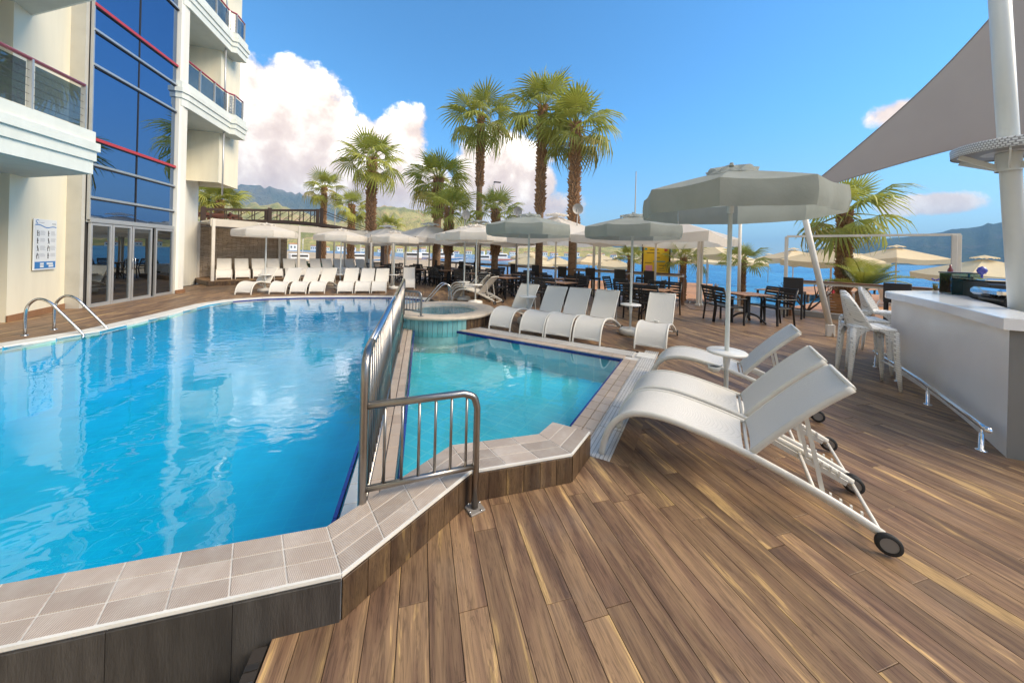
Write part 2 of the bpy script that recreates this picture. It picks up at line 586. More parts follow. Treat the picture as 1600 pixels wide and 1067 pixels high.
brick_mat('stone_wall', (.50, .39, .28), (.66, .53, .40), (.18, .14, .10), .34, .055, .007, 0.9, 0, 1.0, axes='WALL', offset=0.5, gloss=0.1)
mat('teak', (.33, .17, .085), 0.45, var=0.5, vscale=6, rnd=0.3, stretch=(1, 8, 1))
mat('ledge_wood', (.20, .10, .055), 0.4, var=0.5, vscale=6, rnd=0.2)
mat('black_paint', (.018, .017, .017), 0.42, rnd=0.3)
mat('black_wicker', (.030, .026, .024), 0.6, bump=0.5, bscale=150)
mat('dark_timber', (.055, .030, .020), 0.6, var=0.4)
mat('brown_timber', (.15, .055, .035), 0.6, var=0.4)
mat('orange_timber', (.50, .24, .09), 0.6, var=0.5, vscale=5, rnd=0.3)
mat('post_white', (.72, .67, .58), 0.5, var=0.25, vscale=3)
weave_mat('white_wicker', (.86, .84, .79), (.50, .48, .45), 36.0)
mat('bar_panel', (.90, .88, .84), 0.32, var=0.25, vscale=2.0, coat=0.12,  col2=(.74, .71, .67))
mat('bar_top', (.88, .88, .87), 0.16, coat=0.15)
mat('bar_end', (.22, .215, .20), 0.5, var=0.15)
mat('bar_black', (.015, .015, .017), 0.3)
mat('chrome', (.75, .75, .76), 0.06, metal=1.0)
mat('mast_paint', (.66, .69, .67), 0.35, var=0.15)
brick_mat('perforated_steel', (.64, .65, .64), (.66, .67, .66), (.25, .25, .25), .022, .022, .0035, 0.4, 0, 0.3, axes='WALL', offset=0.5)
mat('trunk', (.30, .19, .115), 0.9, var=0.8, vscale=7, col2=(.14, .085, .05), bump=1.0, bscale=30, stretch=(1, 1, 2.5))
mat('leaf_base', (.42, .25, .13), 0.9, var=0.7, vscale=9, col2=(.19, .10, .055))
mat('palm_leaf', (.42, .42, .08), 0.45, var=0.6, vscale=2.5, col2=(.24, .30, .055), rnd=0.5, trans=0.35)
mat('palm_leaf_old', (.46, .38, .10), 0.5, var=0.6, vscale=2.5, col2=(.15, .17, .035), rnd=0.4, trans=0.2)
mat('dark_leaf', (.05, .10, .03), 0.4, var=0.6, vscale=3, rnd=0.4, trans=0.2)
mat('yellow_board', (.78, .50, .02), 0.5, var=0.1)
mat('board_red', (.55, .05, .04), 0.5)
mat('board_pink', (.75, .30, .36), 0.5)
mat('board_teal', (.10, .34, .36), 0.5)
mat('dish_grey', (.34, .32, .29), 0.5)
mat('sand', (.46, .36, .24), 0.95, var=0.5, vscale=0.4, bump=0.4, bscale=12)
mat('concrete', (.40, .36, .31), 0.9, var=0.5, vscale=1.2, bump=0.4, bscale=25)
mat('rock', (.22, .19, .16), 0.9, var=0.7, vscale=4, bump=0.8, bscale=9, rnd=0.5)
mat('boat_white', (.75, .75, .74), 0.4, var=0.2)
mat('boat_blue', (.05, .16, .36), 0.4)
mat('boat_red', (.45, .10, .06), 0.5)
mat('skin', (.45, .26, .18), 0.6)
mat('red_shirt', (.50, .03, .05), 0.8)
mat('hair', (.03, .02, .015), 0.6)
mat('amber', (.55, .30, .03), 0.2, coat=0.5)
mat('bottle_red', (.20, .02, .02), 0.2, coat=0.5)
mat('lamp_blue', (.06, .06, .35), 0.15, coat=0.6)
mat('dried_twig', (.10, .06, .04), 0.9)
hill_mat('green_hill', (.36, .35, .09), (.62, .52, .16), (.74, .48, .25), 0.0035)
hill_mat('mountain', (.14, .15, .09), (.24, .21, .13), (.34, .27, .18), 0.0011)
hill_mat('blue_hill', (.035, .055, .025), (.055, .075, .03), (.10, .09, .05), 0.0016)
sea_mat('sea_water')


# ------------------------------------------------------------------ mesh helpers
class MB:
    def __init__(self):
        self.v, self.f, self.sm = [], [], []

    def add(self, vs, fs, smooth=False):
        o = len(self.v)
        self.v += [tuple(p) for p in vs]
        for f in fs:
            self.f.append(tuple(i + o for i in f))
            self.sm.append(smooth)
        return self

    def box(self, c, s, rz=0.0, bev=0.0):
        x, y, z = s[0] / 2, s[1] / 2, s[2] / 2
        if bev <= 0:
            P = [(-x, -y, -z), (x, -y, -z), (x, y, -z), (-x, y, -z), (-x, -y, z), (x, -y, z), (x, y, z), (-x, y, z)]
            Fs = [(0, 3, 2, 1), (4, 5, 6, 7), (0, 1, 5, 4), (1, 2, 6, 5), (2, 3, 7, 6), (3, 0, 4, 7)]
        else:
            b = min(bev, x * .9, y * .9, z * .9)
            P, Fs = [], []
            rings = [(-z, b), (-z + b, 0), (z - b, 0), (z, b)]
            for zz, i in rings:
                a, d = x - i, y - i
                P += [(-a + (b if not i else 0), -d, zz), (a - (b if not i else 0), -d, zz), (a, -d + (b if not i else 0), zz), (a, d - (b if not i else 0), zz),
                      (a - (b if not i else 0), d, zz), (-a + (b if not i else 0), d, zz), (-a, d - (b if not i else 0), zz), (-a, -d + (b if not i else 0), zz)]
            for k in range(3):
                for j in range(8):
                    Fs.append((k * 8 + j, k * 8 + (j + 1) % 8, k * 8 + 8 + (j + 1) % 8, k * 8 + 8 + j))
            Fs.append(tuple(range(7, -1, -1)))
            Fs.append(tuple(range(24, 32)))
        ca, sa = math.cos(rz), math.sin(rz)
        return self.add([(c[0] + ca * p[0] - sa * p[1], c[1] + sa * p[0] + ca * p[1], c[2] + p[2]) for p in P], Fs)

    def bar(self, p, q, w, h, up=(0, 0, 1)):
        p, q = Vector(p), Vector(q)
        d = (q - p).normalized()
        u = Vector(up)
        s = d.cross(u)
        if s.length < 1e-4:
            s = d.cross(Vector((1, 0, 0)))
        s.normalize()
        u = s.cross(d)
        a, b = s * (w / 2), u * (h / 2)
        P = [p - a - b, p + a - b, p + a + b, p - a + b, q - a - b, q + a - b, q + a + b, q - a + b]
        return self.add(P, [(0, 1, 2, 3), (7, 6, 5, 4), (0, 4, 5, 1), (1, 5, 6, 2), (2, 6, 7, 3), (3, 7, 4, 0)])

    def tube(self, pts, r, n=8, radii=None, flat=1.0, caps=True):
        pts = [Vector(p) for p in pts]
        ref = None
        rings = []
        for i, p in enumerate(pts):
            t = (pts[min(i + 1, len(pts) - 1)] - pts[max(i - 1, 0)]).normalized()
            if ref is None:
                ref = t.cross(Vector((0, 0, 1)))
                if ref.length < 1e-3:
                    ref = t.cross(Vector((0, 1, 0)))
                ref.normalize()
            else:
                ref = ref - t * ref.dot(t)
                ref.normalize()
            b = t.cross(ref)
            rr = radii[i] if radii else r
            rings.append([p + ref * (rr * math.cos(2 * math.pi * k / n)) + b * (rr * flat * math.sin(2 * math.pi * k / n)) for k in range(n)])
        P = [v for rg in rings for v in rg]
        Fs = []
        for i in range(len(pts) - 1):
            for k in range(n):
                Fs.append((i * n + k, i * n + (k + 1) % n, (i + 1) * n + (k + 1) % n, (i + 1) * n + k))
        self.add(P, Fs, True)
        if caps:
            o = len(self.v) - len(P)
            self.f.append(tuple(o + k for k in range(n - 1, -1, -1)))
            self.sm.append(False)
            self.f.append(tuple(o + (len(pts) - 1) * n + k for k in range(n)))
            self.sm.append(False)
        return self

    def lathe(self, prof, n=24, c=(0, 0, 0), a0=0.0, a1=2 * math.pi, smooth=True):
        full = abs(a1 - a0 - 2 * math.pi) < 1e-6
        m = n if full else n + 1
        P, Fs = [], []
        for r, z in prof:
            for k in range(m):
                a = a0 + (a1 - a0) * k / n
                P.append((c[0] + r * math.cos(a), c[1] + r * math.sin(a), c[2] + z))
        for i in range(len(prof) - 1):
            for k in range(n):
                k2 = (k + 1) % m
                Fs.append((i * m + k, i * m + k2, (i + 1) * m + k2, (i + 1) * m + k))
        return self.add(P, Fs, smooth)

    def prism(self, poly, z0, z1, bev=0.0, bottom=False):
        n = len(poly)
        ar = sum(poly[i][0] * poly[(i + 1) % n][1] - poly[(i + 1) % n][0] * poly[i][1] for i in range(n))
        if ar < 0:
            poly = poly[::-1]
        lo = [(p[0], p[1], z0) for p in poly]
        hi = [(p[0], p[1], z1 - bev) for p in poly]
        Fs = [(i, (i + 1) % n, n + (i + 1) % n, n + i) for i in range(n)]
        P = lo + hi
        if bev > 0:
            cx, cy = sum(p[0] for p in poly) / n, sum(p[1] for p in poly) / n
            for p in poly:
                dx, dy = cx - p[0], cy - p[1]
                l = math.hypot(dx, dy) or 1
                P.append((p[0] + dx / l * bev * 1.3, p[1] + dy / l * bev * 1.3, z1))
            Fs += [(n + i, n + (i + 1) % n, 2 * n + (i + 1) % n, 2 * n + i) for i in range(n)]
            Fs.append(tuple(range(2 * n, 3 * n)))
        else:
            Fs.append(tuple(range(n, 2 * n)))
        if bottom:
            Fs.append(tuple(range(n - 1, -1, -1)))
        return self.add(P, Fs)

    def grid(self, rows, smooth=True, flip=False):
        m = len(rows[0])
        P = [p for r in rows for p in r]
        Fs = []
        for i in range(len(rows) - 1):
            for j in range(m - 1):
                q = (i * m + j, i * m + j + 1, (i + 1) * m + j + 1, (i + 1) * m + j)
                Fs.append(q[::-1] if flip else q)
        return self.add(P, Fs, smooth)

    def mesh(self, name, material):
        me = bpy.data.meshes.new(name)
        me.from_pydata(self.v, [], self.f)
        me.polygons.foreach_set('use_smooth', self.sm)
        me.materials.append(MATS[material])
        me.update()
        return me

    def build(self, name, material, parent=None, loc=(0, 0, 0), rz=0.0):
        return link(name, self.mesh(name, material), parent, loc, rz)


def link(name, data, parent=None, loc=(0, 0, 0), rz=0.0):
    o = bpy.data.objects.new(name, data)
    COL.objects.link(o)
    o.location = loc
    o.rotation_euler = (0, 0, rz)
    if parent is not None:
        o.parent = parent
    return o


def tag(o, label, cat, group=None):
    o['label'] = label
    o['category'] = cat
    if group:
        o['group'] = group
    return o


def thing(name, label, cat, loc=(0, 0, 0), rz=0.0, group=None):
    return tag(link(name, None, None, loc, rz), label, cat, group)


def structure(o):
    o['kind'] = 'structure'
    return o


def stuff(o):
    o['kind'] = 'stuff'
    return o


KIDS = {}


def copy_tree(root, loc=None, rz=None, label=None, group=None, parent=None, scale=None):
    c = root.copy()
    COL.objects.link(c)
    if parent is not None:
        c.parent = parent
    if loc is not None:
        c.location = loc
    if rz is not None:
        c.rotation_euler = (0, 0, rz)
    if scale is not None:
        c.scale = (scale,) * 3
    if label:
        c['label'] = label
    if group:
        c['group'] = group
    for ch in root.children:
        copy_tree(ch, parent=c)
    return c


def offset_poly(poly, d):
    n = len(poly)
    ar = sum(poly[i][0] * poly[(i + 1) % n][1] - poly[(i + 1) % n][0] * poly[i][1] for i in range(n))
    s = 1 if ar > 0 else -1
    out = []
    for i in range(n):
        a, b, c = Vector(poly[i - 1]), Vector(poly[i]), Vector(poly[(i + 1) % n])
        e1, e2 = (b - a).normalized(), (c - b).normalized()
        n1, n2 = Vector((e1.y, -e1.x)) * s, Vector((e2.y, -e2.x)) * s
        k = n1 + n2
        k = k / max(k.dot(k) / 2, 0.35)
        out.append((b.x + k.x * d, b.y + k.y * d))
    return out


def smooth_poly(poly, it=2):
    for _ in range(it):
        q = []
        for i in range(len(poly)):
            a, b = poly[i], poly[(i + 1) % len(poly)]
            q += [(a[0] * .75 + b[0] * .25, a[1] * .75 + b[1] * .25), (a[0] * .25 + b[0] * .75, a[1] * .25 + b[1] * .75)]
        poly = q
    return poly


def catmull(pts, k=6):
    out = []
    P = [Vector(p) for p in pts]
    for i in range(len(P) - 1):
        a, b, c, d = P[max(i - 1, 0)], P[i], P[i + 1], P[min(i + 2, len(P) - 1)]
        for j in range(k):
            t = j / k
            out.append(0.5 * ((2 * b) + (c - a) * t + (2 * a - 5 * b + 4 * c - d) * t * t + (3 * b - a - 3 * c + d) * t ** 3))
    out.append(P[-1])
    return out


# ================================================================== terrain, sea, hills
def vnoise(x, y, seed=0):
    def h(i, j):
        n = math.sin(i * 127.1 + j * 311.7 + seed * 74.7) * 43758.5453
        return n - math.floor(n)
    i, j = math.floor(x), math.floor(y)
    u, v = x - i, y - j
    u, v = u * u * (3 - 2 * u), v * v * (3 - 2 * v)
    return (h(i, j) * (1 - u) + h(i + 1, j) * u) * (1 - v) + (h(i, j + 1) * (1 - u) + h(i + 1, j + 1) * u) * v


def fbm(x, y, seed=0, o=5):
    s, a = 0.0, 0.5
    for k in range(o):
        s += a * (vnoise(x, y, seed + k) - 0.5)
        x, y, a = x * 2.03, y * 2.03, a * 0.52
    return s


def interp(tab, x):
    if x <= tab[0][0]:
        return tab[0][1]
    for (a, u), (b, v) in zip(tab, tab[1:]):
        if x <= b:
            t = (x - a) / (b - a)
            return u + (v - u) * t
    return tab[-1][1]


def hill(name, ridge, dist, width, material, rough, seed, nA=150, nR=26):
    """a ridge given as (bearing, height angle) seen from the terrace, with real slopes and gullies in front"""
    a0, a1 = ridge[0][0], ridge[-1][0]
    rows = []
    for j in range(nR + 1):
        t = j / nR
        row = []
        for i in range(nA + 1):
            a = a0 + (a1 - a0) * i / nA
            H = dist * math.tan(R(max(interp(ridge, a), -0.1))) + 1.6
            H *= 1 + rough * 0.35 * fbm(a * 1.9, 3.3, seed)
            if t <= 0.7:                        # shore up to the crest
                s = t / 0.7
                dd = dist - width * (1 - s)
                prof = s * s * (3 - 2 * s) * 0.45 + s * 0.55
                z = H * prof * (1 + rough * 1.5 * fbm(a * 2.3, s * 3.0, seed + 9) * (1 - s))
            else:
                s = (t - 0.7) / 0.3
                dd = dist + width * s
                z = H * (1 - s * 0.8)
            dd *= 1 + 0.05 * fbm(a * 0.9, t * 2, seed + 20)
            row.append((math.sin(R(a)) * dd, math.cos(R(a)) * dd, z - 3.0 * (t == 0)))
        rows.append(row)
    o = MB().grid(rows, True, flip=True).build(name, material)
    return structure(o)


sea_poly = [(-12000, 12000), (12000, 12000), (12000, -12000), (-12000, -12000)]
structure(MB().prism(sea_poly, -40, -1.2).build('sea', 'sea_water'))
coast = [(-400, -200), (13.2, -200), (13.2, 5.2), (13.8, 6.2), (13.6, 8.3), (10.9, 10.6), (9.6, 12.0), (4.2, 22.5), (9, 40), (4, 75), (-30, 160), (-160, 420), (-700, 900), (-3000, 900), (-3000, -200)]
west = [(-3000, -200), (-10.6, -200), (-10.6, 13.2), (-2.0, 13.2), (4.2, 13.2), (4.2, 1.5), (-10.59, 1.5), (-10.59, -200)] + coast[1:-1]
structure(MB().prism(west, -1.3, -0.22).build('ground', 'sand'))

hill('far_mountain_ridge', [(-60, 2.0), (-45, 3.0), (-31.3, 4.6), (-29.4, 5.9), (-26.9, 7.1), (-23.1, 8.5), (-20.3, 8.4), (-16.5, 7.6), (-13.2, 6.6), (-9.7, 6.1), (-4.0, 5.7), (4.2, 4.6), (10.7, 2.7), (16, 1.0)],
     4700, 2000, 'mountain', 0.5, 3)
hill('green_hill', [(-70, 3.0), (-50, 4.0), (-32.3, 3.6), (-28.6, 4.5), (-26.0, 6.1), (-23.7, 5.8), (-21.0, 6.2), (-18.8, 6.0), (-15.6, 4.9), (-12.3, 4.1), (-9.2, 5.6), (-6.0, 7.1), (-1.1, 7.1), (4.2, 6.3), (10.7, 5.1), (18.4, 3.8), (26.1, 2.8), (32.3, 1.7), (37.3, 0.7), (40.1, 0.05)],
     2400, 1500, 'green_hill', 0.7, 5, 220, 34)
hill('headland', [(26.1, 0.3), (32.3, 2.3), (37.2, 3.2), (41.8, 3.4), (45.3, 2.8), (48.5, 1.5), (51.6, 0.05)], 6400, 2200, 'blue_hill', 0.5, 8, 90)
hill('wooded_mountain', [(48.3, 0.0), (51.6, 0.3), (53.7, 0.6), (56.9, 1.4), (59.3, 2.1), (61.0, 2.7), (63.6, 2.9), (65.9, 3.1), (67.6, 3.5), (68.9, 3.8), (70.4, 4.2), (71.8, 4.5), (74.0, 5.1), (78.0, 5.2), (84, 4.3), (95, 3.5), (110, 2.5)],
     4800, 1900, 'blue_hill', 0.5, 11, 200)
# across the bay behind the camera, what the hotel glass looks out on
hill('far_shore_ridge', [(112, 1.5), (125, 3.0), (140, 4.0), (155, 4.6), (170, 4.0)], 4200, 1800, 'green_hill', 0.6, 14, 80)

# ================================================================== pools
W_Z = -0.025                                     # water level
MAIN = [(-10, 1.87), (-.44, 1.87), (-.44, 7.45), (-.50, 8.7), (-.1, 9.9), (.22, 10.9), (.05, 11.7), (-.7, 12.2), (-2.4, 12.4), (-3.8, 12.42), (-4.8, 12.25),
        (-5.4, 11.8), (-5.62, 11.1), (-5.58, 9.5), (-5.64, 7.9), (-6.05, 6.9), (-7.2, 5.7), (-10, 4.3)]
KID = [(-.13, 2.40), (.24, 2.45), (.92, 2.45), (1.10, 2.60), (1.41, 2.88), (3.11, 4.57), (.2, 7.48), (-.13, 7.4)]
SPA_C, SPA_R = (.55, 8.02), 1.16


def basin(name, poly, depth, material):
    mb = MB()
    n = len(poly)
    ar = sum(poly[i][0] * poly[(i + 1) % n][1] - poly[(i + 1) % n][0] * poly[i][1] for i in range(n))
    if ar < 0:
        poly = poly[::-1]
    P = [(p[0], p[1], -0.005) for p in poly] + [(p[0], p[1], -depth) for p in poly]
    Fs = [(n + i, n + (i + 1) % n, (i + 1) % n, i) for i in range(n)] + [tuple(range(n, 2 * n))]
    mb.add(P, Fs)
    return structure(mb.build(name, material))


def surface(name, poly, z, material):
    n = len(poly)
    ar = sum(poly[i][0] * poly[(i + 1) % n][1] - poly[(i + 1) % n][0] * poly[i][1] for i in range(n))
    if ar < 0:
        poly = poly[::-1]
    return structure(MB().add([(p[0], p[1], z) for p in poly], [tuple(range(n))]).build(name, material))


basin('main_pool_basin', MAIN, 1.15, 'pool_basin')
basin('paddling_pool_basin', KID, 0.45, 'kid_basin')
surface('main_pool_water', offset_poly(MAIN, 0.01), W_Z, 'pool_water')
surface('paddling_pool_water', offset_poly(KID, 0.01), W_Z, 'kid_water')

# white edge round the big pool
inner = MAIN[6:] + []
off = offset_poly(MAIN, 0.34)[6:]
edge = structure(link('pool_edge', None))
for i in range(len(inner) - 1):
    a, b, c, d = Vector(inner[i]), Vector(inner[i + 1]), Vector(off[i + 1]), Vector(off[i])
    k = max(1, round((b - a).length / 0.5))
    for j in range(k):
        t0, t1 = j / k, (j + 1) / k
        p = [a.lerp(b, t0 + .004), a.lerp(b, t1 - .004), d.lerp(c, t1 - .004), d.lerp(c, t0 + .004)]
        MB().prism([tuple(q) for q in p], -0.10, 0.012, 0.004).build('edge_slab', 'white_coping', edge)
    q = [tuple(a), tuple(b), tuple(b + (a - b).orthogonal().normalized() * 0.0), tuple(a)]
# dark blue waterline tiles of both pools
line = structure(link('waterline_band', None))


def waterline(pts, size, inside):
    for a, b in zip(pts, pts[1:]):
        a, b = Vector(a), Vector(b)
        k = max(1, round((b - a).length / size))
        nrm = Vector((-(b - a).y, (b - a).x)).normalized() * inside
        for j in range(k):
            p, q = a.lerp(b, j / k + .01 / k), a.lerp(b, (j + 1) / k - .01 / k)
            MB().prism([tuple(p), tuple(q), tuple(q + nrm * .022), tuple(p + nrm * .022)], -0.055, -0.006).build('blue_tile', 'blue_tile', line)


waterline([(-.452, 1.95), (-.452, 7.4)], 0.25, 1)
waterline([(-.118, 2.5), (-.118, 7.3)], 0.25, -1)
waterline([(1.41, 2.87), (3.10, 4.56), (.45, 7.21)], 0.25, 1)
waterline([(.2, 11.2), (.03, 11.68), (-.7, 12.18), (-2.4, 12.38), (-3.8, 12.4), (-4.8, 12.23), (-5.38, 11.78)], 0.3, 1)

# divider between the pools: light tile, tan tile in two rows
div = structure(MB().prism([(-.44, 1.9), (-.13, 1.9), (-.13, 7.45), (-.44, 7.45)], -1.3, -0.034).build('pool_divider', 'grout'))
y = 1.92
while y < 7.4:
    MB().box((-.385, y + .095, -.018), (.10, .186, .026), 0, .003).build('pale_tile', 'pale_tile', div)
    for x in (-.275, -.185):
        MB().box((x, y + .095, -.012), (.082, .186, .028), 0, .003).build('tan_tile', 'plain_tile', div)
    y += .19

# paving round the paddling pool: tan tiles and white overflow grating
pav = structure(MB().prism([(1.2, 2.5), (1.56, 2.40), (3.79, 4.63), (.72, 7.70), (.1, 7.6), (3.11, 4.57)], -0.12, -0.012).build('pool_paving', 'grout'))
q = Vector((.7071, .7071))
p_ = Vector((-.7071, .7071))


def diag_rect(o, u, v, l, w):
    o = Vector(o)
    return [tuple(o), tuple(o + u * l), tuple(o + u * l + v * w), tuple(o + v * w)]


A0 = Vector((1.14, 2.60))
for r_ in range(2):
    for k in range(14):
        o = A0 + q * (k * .2 + .004) - p_ * (r_ * .105 + .004)
        if (o.x < 1.32 and r_ == 1) or k > 13:
            pass
        MB().prism(diag_rect(o, q, -p_, .192, .098), -0.03, 0.004, .003).build('tan_tile', 'plain_tile', pav)
B0 = Vector((3.11, 4.57)) + q * .004
for k in range(19):
    MB().prism(diag_rect(B0 + p_ * (k * .2 + .004), p_, q, .192, .19), -0.03, 0.004, .003).build('tan_tile', 'plain_tile', pav)


def grating(start, u, v, n, w):
    for k in range(n):
        o = Vector(start) + u * (k * .5 + .003)
        g = MB().prism(diag_rect(o, u, v, .494, w), -0.03, 0.006, .002).build('grating', 'grating_plastic', pav)


grating(Vector((1.30, 2.44)) - p_ * .0 + q * 0.0, q, -p_, 7, .215)
grating(Vector((3.11, 4.57)) + q * .2 - p_ * .1, p_, q, 8, .30)
MB().prism(diag_rect(Vector((3.37, 4.62)), q, -p_, .30, .27), -0.03, 0.010, .003).build('corner_slab', 'white_coping', pav)

# ---- raised parapet in front of the pools
PARA_OUT = [(-4.6, 1.56), (-.30, 1.58), (.34, 2.13), (1.06, 2.15), (1.33, 2.39)]
PARA_IN = [(-4.6, 1.86), (-.43, 1.87), (.24, 2.45), (.92, 2.45), (1.10, 2.60)]
par = thing('pool_parapet', 'low raised pool wall topped with ribbed taupe tiles and white grout', 'wall', (0, 0, 0))
MB().prism(PARA_OUT + PARA_IN[::-1], -1.2, 0.1965).build('core', 'grout', par)
mb = MB()
for a, b in zip(PARA_OUT, PARA_OUT[1:]):
    mb.bar((a[0], a[1], .1925), (b[0], b[1], .1925), .014, .014)
mb.build('edge_trim', 'white_coping', par)


def tile_obj(quad, z0, z1, material, parent, name='tile'):
    c = sum((Vector(p) for p in quad), Vector((0, 0))) / 4
    d = Vector(quad[1]) - Vector(quad[0])
    ang = math.atan2(d.y, d.x)
    ca, sa = math.cos(-ang), math.sin(-ang)
    loc = [((p[0] - c.x) * ca - (p[1] - c.y) * sa, (p[0] - c.x) * sa + (p[1] - c.y) * ca) for p in quad]
    return MB().prism(loc, z0, z1, .0025).build(name, material, parent, (c.x, c.y, 0), ang)


for i in range(4):
    a, b, d, c = [Vector(p) for p in (PARA_OUT[i], PARA_OUT[i + 1], PARA_IN[i], PARA_IN[i + 1])]
    L = ((b - a).length + (c - d).length) / 2
    n = max(1, round(L / 0.205))
    for j in range(n):
        t0, t1 = j / n, (j + 1) / n
        for k in range(3):
            s0, s1 = k / 3, (k + 1) / 3
            e, g_ = .003 / L, .011

            def P(t, s):
                return tuple(a.lerp(b, t).lerp(d.lerp(c, t), s))
            tile_obj([P(t0 + e, s0 + g_), P(t1 - e, s0 + g_), P(t1 - e, s1 - g_), P(t0 + e, s1 - g_)], .185, .2, 'coping_tile', par)
# cladding of the outer face
for i in range(4):
    a, b = Vector(PARA_OUT[i]), Vector(PARA_OUT[i + 1])
    nrm = Vector(((b - a).y, -(b - a).x)).normalized()
    L = (b - a).length
    w = .40 if i == 0 else .125
    n = round(L / w)
    for j in range(n):
        p, q2 = a.lerp(b, j / n), a.lerp(b, (j + 1) / n)
        ang = math.atan2((b - a).y, (b - a).x)
        m = (p + q2) / 2 + nrm * .006
        hgt = 1.25 if i == 0 else .176
        MB().box((0, 0, 0), (L / n - .002, .012, hgt), 0, .0015).build('cladding_board', 'grey_cladding' if i == 0 else 'cladding_wood', par, (m.x, m.y, .178 - hgt / 2), ang)

# ================================================================== deck
DECK = [(-8.9, -3), (13.1, -3), (13.1, 5.2), (12.2, 6.2), (11.3, 8.6), (10.6, 10.45), (9.5, 11.7), (3.6, 22.0), (-1, 23.5), (-8.9, 23.5)]
BLOCK = [MAIN[:4] + offset_poly(MAIN, 0.32)[4:],
         [(-.5, 1.75), (.30, 2.2), (1.02, 2.2), (1.30, 2.42), (1.50, 2.26), (1.62, 2.28), (3.90, 4.60), (.76, 7.70), (-.5, 7.8)],
         [(-12, -4), (-.55, -4), (-.55, 1.575), (-12, 1.575)],
         [(-12, 1.57), (-.33, 1.59), (.30, 2.14), (1.03, 2.17), (1.29, 2.41), (1.0, 2.60), (-12, 2.6)],
         [(SPA_C[0] + 1.05 * math.cos(2 * math.pi * k / 20), SPA_C[1] + 1.05 * math.sin(2 * math.pi * k / 20)) for k in range(20)]]


def crossings(poly, x):
    out = []
    n = len(poly)
    for i in range(n):
        a, b = poly[i], poly[(i + 1) % n]
        if (a[0] <= x) != (b[0] <= x):
            out.append(a[1] + (b[1] - a[1]) * (x - a[0]) / (b[0] - a[0]))
    out.sort()
    return list(zip(out[::2], out[1::2]))


def spans(x):
    iv = crossings(DECK, x)
    for B in BLOCK:
        for lo, hi in crossings(B, x):
            nx = []
            for a, b in iv:
                if hi <= a or lo >= b:
                    nx.append((a, b))
                else:
                    if lo > a:
                        nx.append((a, lo))
                    if hi < b:
                        nx.append((hi, b))
            iv = nx
    return iv


def clip_y(poly, y, keep_above):
    out = []
    n = len(poly)
    for i in range(n):
        a, b = poly[i], poly[(i + 1) % n]
        ia, ib = (a[1] >= y) == keep_above, (b[1] >= y) == keep_above
        if ia:
            out.append(a)
        if ia != ib:
            t = (y - a[1]) / (b[1] - a[1])
            out.append((a[0] + (b[0] - a[0]) * t, y))
    return out


VX = sorted({round(p[0], 4) for B in BLOCK + [DECK] for p in B})
deck = structure(MB().prism([(p[0], p[1]) for p in [(-.55, -3), (13.1, -3), (13.1, 5.2), (12.2, 6.2), (11.3, 8.6), (10.6, 10.45), (9.5, 11.7), (3.6, 22.0), (1.6, 22.6), (1.6, 8.8), (.9, 7.7), (3.95, 4.6), (1.63, 2.26), (1.04, 2.15), (.31, 2.12), (-.3, 1.57), (-.55, 1.57)]], -0.2, -0.016).build('deck', 'sub_deck'))
MB().prism([(-9.2, 3.5), (-7.4, 5.7), (-6.3, 7.0), (-5.95, 8), (-5.9, 11.2), (-5.6, 12.0), (-4.9, 12.55), (-3.8, 12.74), (-2.4, 12.72), (-.6, 12.5), (.3, 11.9), (.55, 10.9), (.2, 9.6), (1.59, 8.9), (1.59, 22.6), (-1, 23.5), (-9.2, 23.5)], -0.2, -0.017).build('deck_base', 'sub_deck', deck)

PW = 0.13
planks = []
rng = random.Random(3)
x = -8.9
row = 0
while x < 13.1:
    x0, x1 = x + .0017, x + PW - .0017
    cuts = [x0] + [v for v in VX if x0 + 1e-4 < v < x1 - 1e-4] + [x1]
    traps = []
    for c0, c1 in zip(cuts, cuts[1:]):
        s0, s1 = spans(c0 + 1e-5), spans(c1 - 1e-5)
        if len(s0) == len(s1):
            for (a, b), (d, e) in zip(s0, s1):
                traps.append([(c0, a), (c1, d), (c1, e), (c0, b)])
        else:
            sm = s0 if len(s0) < len(s1) else s1
            for a, b in sm:
                traps.append([(c0, a), (c1, a), (c1, b), (c0, b)])
    y = -3.2 - rng.random() * 1.2
    while y < 23.6:
        y2 = y + rng.choice((1.2, 1.2, 1.2, .9))
        pieces = []
        for tr in traps:
            pl = clip_y(clip_y(tr, y + .0017, True), y2 - .0017, False) if tr else []
            if len(pl) >= 3:
                ar = abs(sum(pl[i][0] * pl[(i + 1) % len(pl)][1] - pl[(i + 1) % len(pl)][0] * pl[i][1] for i in range(len(pl)))) / 2
                if ar > 2e-4:
                    pieces.append(pl)
        if pieces:
            planks.append((x + PW / 2, (y + y2) / 2, y2 - y, pieces))
        y = y2
    x += PW
    row += 1


def view_rank(px, py):
    d = math.sin(YAW) * px + math.cos(YAW) * py
    r = math.cos(YAW) * px - math.sin(YAW) * py
    if d < 0.3:
        return 1e6
    u = r / d * 519 / 800
    vdown = 1.6 / d * 519
    if abs(u) > 1.08 or vdown > 700:
        return 1e5 + d
    return d


